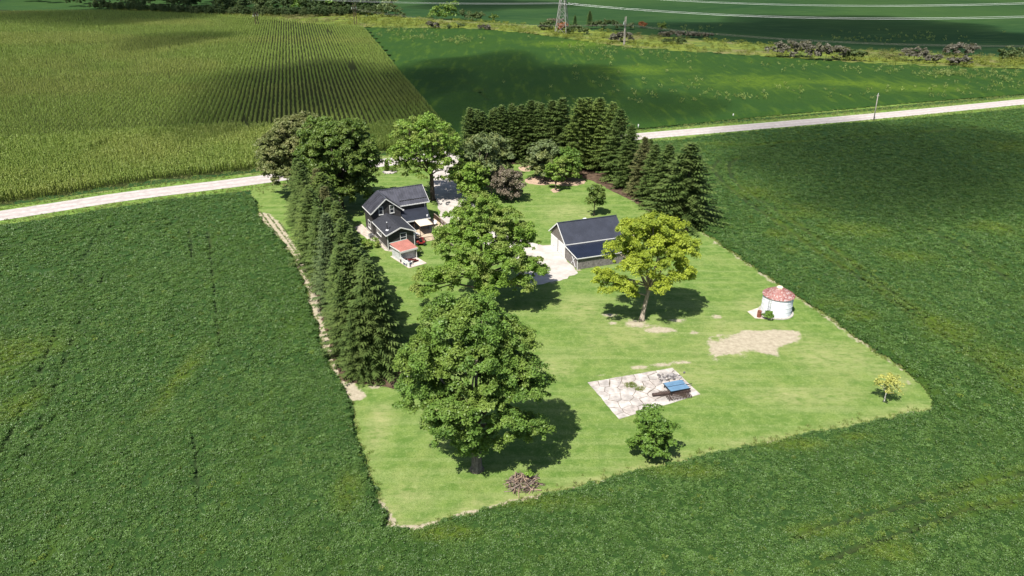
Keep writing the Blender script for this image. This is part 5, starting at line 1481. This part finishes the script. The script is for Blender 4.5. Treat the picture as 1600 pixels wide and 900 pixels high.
# needle litter and mulch under the trees
m_mulch = plain('needle_litter', (0.095, 0.065, 0.045), 0.95, 0.05, var=0.4, scale=1.2)
m_pinkm = plain('pink_mulch', (0.40, 0.29, 0.21), 0.95, 0.05, var=0.25, scale=1.5)
sheet('mulch_bed', jag(ats([(720, 262), (760, 260), (812, 256), (835, 262), (880, 268), (930, 284), (960, 300), (985, 312), (1010, 326), (1040, 345), (1075, 362), (1088, 356), (1050, 318), (1000, 285), (950, 250), (860, 236), (730, 244)]), 0.8, 0.8, 3), 0.03, 0.1, m_mulch, 'brown needle litter under the back and right spruce rows')
sheet('mulch_bed', jag([(la + (ra - la) * 0.0)[:2] + np.array(q) for q in ((-2.2, -2.0), (4.5, -3.5), (7.5, -1.0))] + [rb + np.array((2.5, 0)), lb + np.array((-2.2, 0))], 0.8, 0.9, 6), 0.03, 0.1, m_mulch, 'brown needle litter under the long left spruce row')
def ring(px, py, rx, ry, seed):
    x, y, a, b = spot(px, py, rx, ry)
    return jag([(x + a * math.cos(t), y + b * math.sin(t)) for t in np.linspace(0, 2 * PI, 24)[:-1]], 0.6, 0.5, seed)
sheet('mulch_bed', ring(845, 282, 25, 7, 2), 0.034, 0.1, m_pinkm, 'pink mulch ring round the weeping tree')
sheet('mulch_bed', ring(888, 284, 27, 6, 4), 0.038, 0.1, m_pinkm, 'pink mulch ring round the rounded tree')
sheet('mulch_bed', ring(868, 298, 8, 3, 5), 0.03, 0.1, m_pinkm, 'small pink mulch ring round the slender tree')
sheet('mulch_bed', ring(822, 263, 12, 5, 6), 0.034, 0.1, m_pinkm, 'bare pink mulch circle near the back spruces')

# round bed with small conifer on the front lawn
gb = thing('garden_bed', 'small round stone edged garden bed on the lawn near the road', 'garden bed', (*at(609, 269), 0))
MB().lathe([(1.5, -0.05), (1.5, 0.09), (0.02, 0.12)], 20).obj('gravel', m_drive, gb)
for k in range(14):
    o = link('edging_stone', rocks[k % 5], gb); o.location = (1.5 * math.cos(k * 0.449), 1.5 * math.sin(k * 0.449), 0); o.scale = (0.26, 0.26, 0.22); o.rotation_euler = (0, 0, k)
x, y = at(605, 267)
cs_ = thing('dwarf_conifer', 'small dark cone shaped conifer in the round garden bed', 'shrub', (x, y, 0.1))
link('trunk', spruce_trunk(2.6, 0.06, b_dark), cs_)
link('branches', spruce_mesh(2.6, 0.62, lf_maple, 77, 0.04, 0.22), cs_)
broad('bed_shrub', 'low dark shrub beside the dwarf conifer in the round bed', 0, 0, 1.2, [(0, 0, .6, .6), (.4, .2, .5, .45)], lf_maple, b_dark, 0.05, 0.3, 61, clump=0.35, dens=1.2, leaves=40, leaf=0.16, cat='shrub', xy=at(613, 268))

# brush pile
bp = thing('brush_pile', 'heap of cut brown branches and twigs under the big walnut', 'brush pile', (*at(818, 756), 0))
m_tw = [plain('dry_twig', (0.30, 0.22, 0.16), 0.9, 0.1, var=0.3), plain('grey_twig', (0.20, 0.16, 0.135), 0.9, 0.1, var=0.3), plain('dark_twig', (0.09, 0.065, 0.055), 0.9, 0.1, var=0.3)]
rg = random.Random(8)
for i in range(150):
    a = rg.uniform(0, 2 * PI); r_ = 1.6 * math.sqrt(rg.random())
    x, y = r_ * math.cos(a), r_ * 0.85 * math.sin(a)
    z = max(0.05, (0.95 - 0.5 * r_) * rg.random())
    L = rg.uniform(0.6, 1.9); b = rg.uniform(0, 2 * PI); e = rg.uniform(-0.25, 0.5)
    d = Vector((math.cos(b) * math.cos(e), math.sin(b) * math.cos(e), math.sin(e))) * L / 2
    p = Vector((x, y, z)); w = rg.uniform(0.02, 0.07)
    q = d.cross(Vector((0, 0, 1))).normalized() * L * 0.1 * rg.uniform(-1, 1)
    A, B = p - d, p + d
    A.z = max(A.z, 0.02); B.z = max(B.z, 0.02)
    MB().tube([A, p + q, B], [w, w * 0.8, w * 0.4], 5).obj('branch', m_tw[rg.randrange(3)], bp)
cl = crown_mesh('leaf_sprig', [(0.5, 0.6, 0.8, 0.3)], lf_bright, 66, clump=0.25, dens=0.8, leaves=20, leaf=0.18)
link('leaf_sprig', cl, bp)
# ------------------------------------------------------------------ far land: weedy strip, hedge shrubs, wood, power line
m_weed, nt, out = new_mat('weedy_ground')
p_ = pos(nt)
c = mixc(nt, ramp(nt, noise(nt, p_, 0.12, 4, 0.7, stretch=(0.5, 1.3, 1), rotz=0.35), 0.35, 0.65), (0.15, 0.185, 0.030), (0.065, 0.100, 0.026))
c = mixc(nt, mth(nt, 'MULTIPLY', ramp(nt, noise(nt, p_, 0.05, 3), 0.5, 0.7), 0.7), c, (0.17, 0.14, 0.075))
c = mixc(nt, mth(nt, 'MULTIPLY', ramp(nt, noise(nt, p_, 0.5, 4, 0.7), 0.5, 0.7), 0.5), c, (0.24, 0.25, 0.04))
pbr(nt, out, c, 0.9, 0.1, 0, bump(nt, noise(nt, p_, 0.9, 4), 1.0, 0.6))
o = grid_sheet('weed_strip', STRIP, 5.0, 0.25, m_weed)
tag(o, 'yellow weedy strip of rough ground between the far fields', kind='structure')
m_gold = leaf_mat('goldenrod', (0.10, 0.14, 0.022), (0.21, 0.22, 0.035), 0.3, 0.6, tint=(0.14, 0.12, 0.06))
wt = []
for k in range(3):
    rg2 = np.random.default_rng(200 + k); n = 40
    P = np.c_[rg2.normal(0, 0.5, n), rg2.normal(0, 0.5, n), rg2.uniform(0.2, 1.2, n)]
    wt.append(template('weed_clump', quads('weed_clump', leaf_quads(P, np.c_[rg2.normal(0, 0.6, (n, 2)), np.full(n, 0.7)], rg2.uniform(.3, .6, n), rg2.uniform(.15, .3, n), rg2), m_gold)))
n = 26000
x = RNG.uniform(-330, 420, n); y = RNG.uniform(250, 640, n)
k = inside(x, y, STRIP) & in_view(x, y, 8) & (fbm(x, y, 14, 71, 3) > 0.36)
x, y = x[k], y[k]
scatter('goldenrod_weeds', np.c_[x, y, hz(x, y) + 0.2], zrot(len(x)), RNG.uniform(0.7, 1.7, len(x)), smooth(0.4, 0.75, fbm(x, y, 30, 77, 3)) * 0.8, wt, 'yellow weeds covering the rough strip')
# pale volunteer plants standing in the far beans and on the verges
m_vol = leaf_mat('volunteer_corn', (0.16, 0.23, 0.05), (0.25, 0.31, 0.09), 0.3, 0.5, tint=(0.2, 0.2, 0.08))
vt = []
for k_ in range(3):
    rg2 = np.random.default_rng(220 + k_); n = 14
    P = np.c_[rg2.normal(0, 0.35, n), rg2.normal(0, 0.35, n), rg2.uniform(0.8, 1.7, n)]
    vt.append(template('volunteer_corn', quads('volunteer_corn', leaf_quads(P, np.c_[rg2.normal(0, 0.8, (n, 2)), np.full(n, 0.4)], rg2.uniform(.5, .9, n), rg2.uniform(.12, .25, n), rg2), m_vol)))
CL = [(690, 46, 60, 5, 120), (655, 62, 26, 5, 40), (715, 67, 26, 4, 60), (620, 52, 40, 6, 50), (960, 76, 90, 5, 80), (930, 85, 40, 8, 40), (1040, 88, 60, 8, 40), (1480, 117, 60, 5, 90), (1560, 122, 50, 12, 40), (1400, 108, 120, 8, 40), (1240, 104, 60, 8, 20),
      (1330, 150, 120, 14, 20), (1100, 130, 120, 20, 30), (930, 130, 90, 25, 25), (1500, 145, 90, 14, 24), (1150, 155, 60, 6, 20), (1000, 160, 70, 12, 12), (1420, 52, 90, 6, 50), (1340, 58, 40, 3, 30), (1080, 50, 60, 5, 20), (1560, 135, 40, 10, 20)]
PX = np.concatenate([np.c_[RNG.normal(a, b * 0.6, n_), RNG.normal(c_, d * 0.7, n_)] for a, c_, b, d, n_ in CL])
vp_ = np.array([at(*q) for q in PX])
k = (vp_[:, 1] < 900) & (inside(vp_[:, 0], vp_[:, 1], SOY_FAR) | (vp_[:, 1] > 340)) & ~inside(vp_[:, 0], vp_[:, 1], CORN) & ~inside(vp_[:, 0], vp_[:, 1], STRIP)
vp_ = vp_[k]
scatter('volunteer_corn_plants', np.c_[vp_, hz(vp_[:, 0], vp_[:, 1]) + 0.2], zrot(len(vp_)), RNG.uniform(0.6, 1.4, len(vp_)), RNG.uniform(0, 0.5, len(vp_)), vt, 'pale volunteer corn plants dotted over the far bean fields')
# ragged grass along the field edges and verge
m_tuft = leaf_mat('grass_blade', (0.12, 0.20, 0.035), (0.22, 0.29, 0.065), 0.3, 0.6, tint=(0.33, 0.31, 0.14))
gt_ = []
for k_ in range(3):
    rg2 = np.random.default_rng(240 + k_); V = []
    for j in range(18):
        b = rg2.normal(0, 0.16, 2); a = rg2.uniform(0, 2 * PI); h = rg2.uniform(0.18, 0.45); w = 0.035
        s = np.array([math.cos(a), math.sin(a), 0]) * w; tp = np.array([b[0] + rg2.normal(0, .12), b[1] + rg2.normal(0, .12), h])
        b3 = np.array([b[0], b[1], 0])
        V += [b3 - s, b3 + s, tp + s * .3, tp - s * .3]
    gt_.append(template('grass_tuft', quads('grass_tuft', np.array(V), m_tuft)))
PT = []
for line, wd, per in ((YARD_B, 0.5, 8), (YARD_L, 0.6, 5), (YARD_R, 0.5, 7), (EDGE_B, 1.4, 5)):
    L = np.array(line)
    for a, b in zip(L[:-1], L[1:]):
        m = int(np.hypot(*(b - a)) * per)
        t = RNG.uniform(0, 1, m)[:, None]
        PT.append(a + (b - a) * t + RNG.normal(0, wd * 0.5, (m, 2)))
for off, wd, per in ((-5.5, 2.2, 10), (5.5, 2.2, 10), (-9, 2, 5), (9, 2, 6)):
    q = road_off(off)
    q = q[(q[:, 0] > -120) & (q[:, 0] < 260)]
    for a, b in zip(q[:-1], q[1:]):
        m = int(np.hypot(*(b - a)) * per)
        t = RNG.uniform(0, 1, m)[:, None]
        PT.append(a + (b - a) * t + RNG.normal(0, wd * 0.6, (m, 2)))
for cx, cy, a, b in [spot(*s_) for s_ in [(985, 603, 10, 3), (1000, 608, 8, 3)]]:
    m = 30; t = RNG.uniform(0, 2 * PI, m); r_ = np.sqrt(RNG.uniform(0.2, 1, m))
    PT.append(np.c_[cx + a * r_ * np.cos(t), cy + b * r_ * np.sin(t)])
PT = np.concatenate(PT)
rdd = dist_line(PT[:, 0], PT[:, 1], ROADS[::2])
PT = PT[(rdd > 3.5) & ~inside(PT[:, 0], PT[:, 1], DRIVE)]
scatter('rough_grass', np.c_[PT, np.full(len(PT), 0.0)], zrot(len(PT)), RNG.uniform(0.4, 0.9, len(PT)) , np.clip(RNG.normal(0.35, 0.3, len(PT)), 0, 1), gt_, 'ragged unmown grass along field edges and road verges')

lf_hedge = leaf_mat('grey_dogwood_leaf', (0.062, 0.060, 0.044), (0.125, 0.115, 0.092), 0.15, 0.6, warm=(0.12, 0.12, 0.05), warm_amt=0.5)
lf_hgreen = leaf_mat('hedge_leaf', (0.040, 0.066, 0.022), (0.085, 0.115, 0.040), 0.2, 0.6)
lf_red = leaf_mat('red_leaf', (0.20, 0.07, 0.03), (0.30, 0.12, 0.05), 0.2, 0.6)
lf_wood = leaf_mat('woodland_leaf', (0.022, 0.048, 0.016), (0.058, 0.090, 0.030), 0.2, 0.6)
def far_shrub(name, px, py, wpx, hpx, mat, seed, label, cat='shrub'):
    x, y = at(px, py)
    k = (y * CP + CAM_H * SP) / FOC
    w, h = wpx * k, hpx * k * 1.05
    n = max(2, int(round(w / (h * 0.9))))
    L = []
    rg = random.Random(seed)
    for i in range(n):
        f = (i + 0.5) / n - 0.5
        r_ = max(h * 0.4, w / n * 0.55)
        L.append((f * w * 0.85, rg.uniform(-0.25, 0.25) * h, h * rg.uniform(0.42, 0.56), r_, h * 0.5 * (1.15 - abs(f) * 0.8)))
    t = thing(name, label, cat, (x, y, float(hz(x, y)) + 0.1))
    link('stem', MB().tube([(0, 0, -0.3), (0, 0, h * 0.6)], [0.12, 0.05], 6).mesh('stem', b_dark), t)
    link('crown', crown_mesh('crown', L, mat, seed, clump=h * 0.17 + 0.25, dens=0.9, leaves=36, leaf=0.55 + h * 0.03), t)
    return t
HEDGE = [(1235, 88, 76, 24, lf_hedge, 'large grey brown shrub clump at the left end of the far hedge'), (1290, 92, 70, 22, lf_hedge, 'grey brown shrub clump with dark base in the middle of the far hedge'), (1335, 93, 40, 16, lf_hgreen, 'brownish green shrub at the right end of the big grey clump'),
         (1428, 92, 52, 18, lf_hedge, 'dark grey shrub clump standing on the yellow weeds'), (1458, 96, 28, 12, lf_hedge, 'small grey shrub right of the dark clump on the yellow weeds'), (1498, 100, 46, 12, lf_hedge, 'low flat brown shrub at the near edge of the yellow weeds'),
         (1500, 82, 56, 17, lf_hedge, 'grey shrub clump at the far edge of the yellow weeds'), (1577, 88, 44, 17, lf_hgreen, 'rounded green brown shrub at the right edge of the far strip'), (1600, 84, 20, 12, lf_hgreen, 'shrub cut off by the right edge of the view'),
         (970, 68, 38, 14, lf_hedge, 'dark grey shrub behind the twin timber poles'), (1060, 60, 70, 8, lf_hedge, 'low grey thicket right of the twin timber poles'), (1052, 70, 40, 9, lf_hgreen, 'green shrub in front of the low grey thicket'), (1095, 60, 40, 7, lf_hedge, 'low brown thicket on the far edge of the weeds'),
         (900, 58, 40, 12, lf_hgreen, 'green shrub at the right foot of the lattice tower'), (862, 52, 50, 12, lf_hgreen, 'brown green thicket at the left foot of the lattice tower'), (945, 50, 56, 12, lf_hgreen, 'green thicket between the tower and the twin poles'),
         (675, 48, 22, 10, lf_hedge, 'pinkish grey shrub on the weeds left of the field'), (720, 49, 9, 8, lf_hgreen, 'small round shrub on the yellow weeds'), (757, 52, 22, 8, lf_hedge, 'greyish low shrub on the yellow weeds'), (703, 49, 7, 6, lf_hgreen, 'tiny shrub on the yellow weeds'),
         (578, 30, 34, 14, lf_hgreen, 'olive shrub at the right end of the wood'), (610, 29, 34, 18, lf_hgreen, 'grey green bush at the corner of the wood'), (625, 30, 16, 10, lf_hgreen, 'small bush right of the wood')]
for i, (px, py, w, h, mt, lab) in enumerate(HEDGE): far_shrub('hedge_shrub', px, py, w, h, mt, 300 + i, lab)
far_shrub('red_bush', 878, 57, 9, 14, lf_red, 350, 'orange red bush under the lattice tower', 'bush')
far_shrub('red_bush', 868, 44, 26, 9, lf_purple, 351, 'rust brown bush behind the lattice tower', 'bush')
far_shrub('red_bush', 1003, 47, 7, 9, lf_red, 352, 'red brown bush right of the twin timber poles', 'bush')
far_shrub('pale_bush', 985, 50, 12, 9, lf_grey, 353, 'pale grey bush right of the twin timber poles', 'bush')
x, y = at(921, 45)
for (px, py, ty, lab) in ((921, 45, 21, 'lone dark spruce standing in the far strip right of the tower'), (898, 44, 28, 'dark narrow cedar right of the lattice tower')):
    x, y = at(px, py)
    t = spruce(x, y, height_to(x, y, ty), 's1', lab, None, px, 1.1); t.location.z = float(hz(x, y))
far_shrub('dark_tree', 1033, 52, 13, 12, lf_maple, 355, 'small dark tree at the far edge of the strip', 'tree')
far_shrub('dark_tree', 771, 37, 9, 10, lf_maple, 356, 'small dark tree right of the poplar clump', 'tree')
for i, (px, py, w, h, lab) in enumerate([(682, 34, 18, 20, 'left tree of the poplar clump in the far strip'), (694, 35, 18, 24, 'middle tree of the poplar clump in the far strip'), (707, 35, 20, 25, 'tallest tree of the poplar clump in the far strip'), (728, 36, 20, 14, 'rounded tree at the right end of the poplar clump'), (745, 38, 26, 12, 'low green thicket right of the poplar clump')]):
    far_shrub('poplar_tree', px, py, w, h, lf_walnut if i < 3 else lf_hgreen, 360 + i, lab, 'tree')
# wood at the top left: the nearest trees one by one, the rest as a mass
WEDGE = [(412, 20, 26, 18), (432, 22, 22, 20), (450, 20, 26, 22), (470, 22, 24, 20), (488, 22, 24, 22), (506, 23, 22, 24), (523, 23, 24, 24), (540, 23, 22, 24), (556, 22, 20, 22), (572, 22, 22, 26), (586, 22, 20, 24)]
for i, (px, py, w, h) in enumerate(WEDGE):
    far_shrub('woodland_tree', px, py, w, h, lf_wood if i % 3 else lf_walnut, 380 + i, f'{ORD[i]} tree from the left along the front edge of the far wood', 'tree')
far_shrub('pale_tree', 607, 26, 12, 28, lf_grey, 399, 'slim pale green tree at the corner of the far wood', 'tree')
wtm = []
for k_ in range(4):
    me = crown_mesh('wood_tree', auto_lobes(14 + k_, 9 + k_, 410 + k_, 0.1, 9), lf_wood if k_ != 2 else lf_hgreen, 410 + k_, clump=1.3, dens=0.8, leaves=30, leaf=0.75)
    wtm.append(template('wood_tree', me))
WOODP = ats([(600, 20), (560, 24), (480, 26), (400, 24), (300, 21), (240, 16), (130, 8), (20, 2)]) + [(-900, 760), (-900, 1100), (-160, 1000)]
n = 2200
x = RNG.uniform(-900, 0, n); y = RNG.uniform(520, 1100, n)
k = inside(x, y, WOODP) & in_view(x, y, 60)
x, y = x[k], y[k]
scatter('woodland', np.c_[x, y, hz(x, y)], zrot(len(x)) * np.array([0, 0, 1]), RNG.uniform(0.6, 1.15, len(x)), np.zeros(len(x)), wtm, 'dark mixed wood beyond the corn at the top left')
n = 500
q = np.array(ats([(590, 24), (540, 25), (480, 26), (400, 25), (300, 22), (240, 16), (150, 8)]))
PT = np.concatenate([q[i] + (q[i + 1] - q[i]) * RNG.uniform(0, 1, (70, 1)) + RNG.normal(0, 4, (70, 2)) for i in range(len(q) - 1)])
scatter('wood_edge_scrub', np.c_[PT, hz(PT[:, 0], PT[:, 1])], zrot(len(PT)) * np.array([0, 0, 1]), RNG.uniform(0.2, 0.42, len(PT)), np.zeros(len(PT)), wtm, 'low scrub along the front of the far wood')

# lattice tower
m_lat = plain('grey_lattice_steel', (0.30, 0.29, 0.27), 0.6, 0.4, 0.4, 0.15)
TXY = np.array(at(878, 57)); TANG = math.atan2(-84, 232)
def lattice(x, y, H, ang, label):
    t = thing('lattice_tower', label, 'pylon', (x, y, float(hz(x, y)) - 0.2), ang)
    bw, tw = 3.3, 0.85
    w = lambda z: bw + (tw - bw) * min(1, z / (H * 0.72))
    cs_ = [(-1, -1), (1, -1), (1, 1), (-1, 1)]
    for a, b in cs_:
        MB().bar((a * w(0), b * w(0), 0), (a * tw, b * tw, H * 0.72), 0.26).obj('leg', m_lat, t)
        MB().bar((a * tw, b * tw, H * 0.72), (a * tw * .5, b * tw * .5, H), 0.18).obj('leg', m_lat, t)
    zs = [0]
    while zs[-1] < H * 0.95: zs.append(zs[-1] + w(zs[-1]) * 1.5 + 0.4)
    for z0, z1 in zip(zs[:-1], zs[1:]):
        m = MB()
        for i in range(4):
            a, b = cs_[i], cs_[(i + 1) % 4]
            m.bar((a[0] * w(z0), a[1] * w(z0), z0), (b[0] * w(z1), b[1] * w(z1), z1), 0.13); m.bar((b[0] * w(z0), b[1] * w(z0), z0), (a[0] * w(z1), a[1] * w(z1), z1), 0.13)
            m.bar((a[0] * w(z1), a[1] * w(z1), z1), (b[0] * w(z1), b[1] * w(z1), z1), 0.11)
        m.obj('bracing', m_lat, t)
    for z in (H * 0.58, H * 0.76, H * 0.94):
        m = MB()
        for s in (-1, 1):
            for b in (-1, 1): m.bar((b * tw, s * tw, z), (0, s * 3.4, z + 0.3), 0.15); m.bar((b * tw, s * tw, z + 1.4), (0, s * 3.4, z + 0.3), 0.12)
        m.obj('cross_arm', m_lat, t)
        for s in (-1, 1): MB().tube([(0, s * 3.4, z + 0.25), (0, s * 3.4, z - 1.2)], 0.12, 6).obj('insulator', m_greyw, t)
    return t
TH = 32.0
lattice(TXY[0], TXY[1], TH, TANG, 'tall grey steel lattice power tower in the far weedy strip')
dv = np.array([math.cos(TANG), math.sin(TANG)]); nv = np.array([-dv[1], dv[0]])
m_wire = plain('bright_aluminium_wire', (0.72, 0.74, 0.76), 0.4, 0.5, 0.2, 0.05)
def cable(name, A, B, sag, r_, mat, label, group, n=28):
    A = Vector(A); B = Vector(B)
    pts = []
    for i in range(n + 1):
        f = i / n; p = A.lerp(B, f); p.z -= 4 * sag * f * (1 - f); pts.append(p)
    o = MB().tube(pts, r_, 5).obj(name, mat)
    return tag(o, label, 'power cable', group)
for lev, lv in ((0.58, 'lower'), (0.76, 'middle'), (0.94, 'upper')):
    for s in (-1, 1):
        z = TH * lev - 1.2
        a = TXY + nv * s * 3.4
        for sg, L, rise, sag in ((1, 250, 2.1, 4.5), (-1, 340, 6.6, 5)):
            b = a + dv * sg * L
            cable('power_cable', (a[0], a[1], z), (b[0], b[1], z + rise), sag, 0.03, m_wire, f"bright {'near' if s < 0 else 'far'} side {lv} cable running {'right' if sg > 0 else 'left'} from the lattice tower", 'cables strung from the lattice tower')
# timber H-frames
m_pole = plain('grey_timber_pole', (0.30, 0.27, 0.24), 0.85, 0.15, var=0.25)
def hframe(px, py, ty, label, brown=False, gap=2.6):
    x, y = at(px, py); H = height_to(x, y, ty)
    m = m_brownrail if brown else m_pole
    t = thing('timber_frame_pole', label, 'power pole', (x, y, float(hz(x, y))), TANG + PI / 2)
    for s in (-1, 1): MB().tube([(s * gap / 2, 0, -0.3), (s * gap / 2, 0, H)], [0.24, 0.16], 8).obj('pole', m, t)
    MB().bar((-gap * 1.1, 0.25, H * 0.84), (gap * 1.1, 0.25, H * 0.84), 0.2, 0.25).obj('cross_arm', m, t)
    for s in (-1, 0, 1): MB().tube([(s * gap, 0.25, H * 0.84 - 0.12), (s * gap, 0.25, H * 0.84 - 1.3)], 0.14, 6).obj('insulator', m_greyw, t)
    MB().bar((-gap / 2, -0.02, H * 0.3), (gap / 2, -0.02, H * 0.75), 0.12).obj('brace', m, t); MB().bar((gap / 2, -0.2, H * 0.3), (-gap / 2, -0.2, H * 0.75), 0.12).obj('brace', m, t)
    return (x, y, H * 0.84 - 1.3)
h1 = hframe(975, 72, 27, 'twin pole timber power frame at the near edge of the weedy strip')
h2 = hframe(556, 41, 5, 'brown twin pole timber frame at the corner of the corn', True)
h3 = hframe(402, 40, 18, 'small dark twin pole timber frame at the far edge of the corn', True, 2.4)
for s in (-1, 0, 1):
    o_ = nv * s * 2.6
    lab = ['near side', 'middle', 'far side'][s + 1] + ' thin wire running {} from the twin pole frame by the weeds'
    cable('distribution_wire', (h1[0] + o_[0], h1[1] + o_[1], h1[2]), (h2[0] + o_[0], h2[1] + o_[1], h2[2]), 3.5, 0.015, m_pole, lab.format('left'), 'wires between the timber frames')
    e = np.array(h1[:2]) + np.array([math.cos(-0.40), math.sin(-0.40)]) * 200
    cable('distribution_wire', (h1[0] + o_[0], h1[1] + o_[1], h1[2]), (e[0] + o_[0], e[1] + o_[1], h1[2]), 3.5, 0.015, m_pole, lab.format('right'), 'wires between the timber frames')

# single poles and markers
x, y = at(1365, 188); H = height_to(x, y, 147)
t = thing('utility_pole', 'weathered timber utility pole standing alone beside the gravel road', 'utility pole', (x, y, 0)); t.rotation_euler = (0, R(-2), 0)
MB().tube([(0, 0, -0.3), (0, 0, H)], [0.17, 0.11], 8).obj('pole', m_pole, t, True)
MB().box(-0.05, 0.05, -0.05, 0.05, H, H + 0.3).obj('insulator', m_greyw, t)
MB().bar((-0.5, 0, H - 0.5), (0.5, 0, H - 0.5), 0.1).obj('cross_arm', m_pole, t)
x, y = at(770, 293); H = height_to(x, y, 252)
t = thing('utility_pole', 'pale house utility pole with a white transformer among the driveway trees', 'utility pole', (x, y - 5.5, 0)); t.rotation_euler = (0, R(-3), 0)
H = height_to(x, y - 5.5, 252)
MB().tube([(0, 0, -0.3), (0, 0, H)], [0.18, 0.13], 8).obj('pole', plain('bleached_pole', (0.48, 0.43, 0.38), 0.85, 0.15, var=0.15), t, True)
MB().lathe([(0.02, 0), (0.26, 0.0), (0.26, 0.8), (0.2, 0.88), (0.02, 0.9)], 12, (0.42, -0.1, H - 2.6)).obj('transformer', m_trim, t, True)
MB().bar((-0.7, 0, H - 0.4), (0.7, 0, H - 0.4), 0.1).obj('cross_arm', m_pole, t)
for px, py, lab in ((997, 201, 'small white post by the road at the end of the spruces'), (1145, 184, 'white roadside marker post beyond the road')):
    x, y = at(px, py)
    t = thing('marker_post', lab, 'post', (x, y, 0))
    MB().box(-0.06, 0.06, -0.06, 0.06, 0, 1.25).obj('post', m_greyw, t)
    MB().box(-0.16, 0.16, -0.09, -0.063, 0.8, 1.3).obj('plate', m_trim, t)
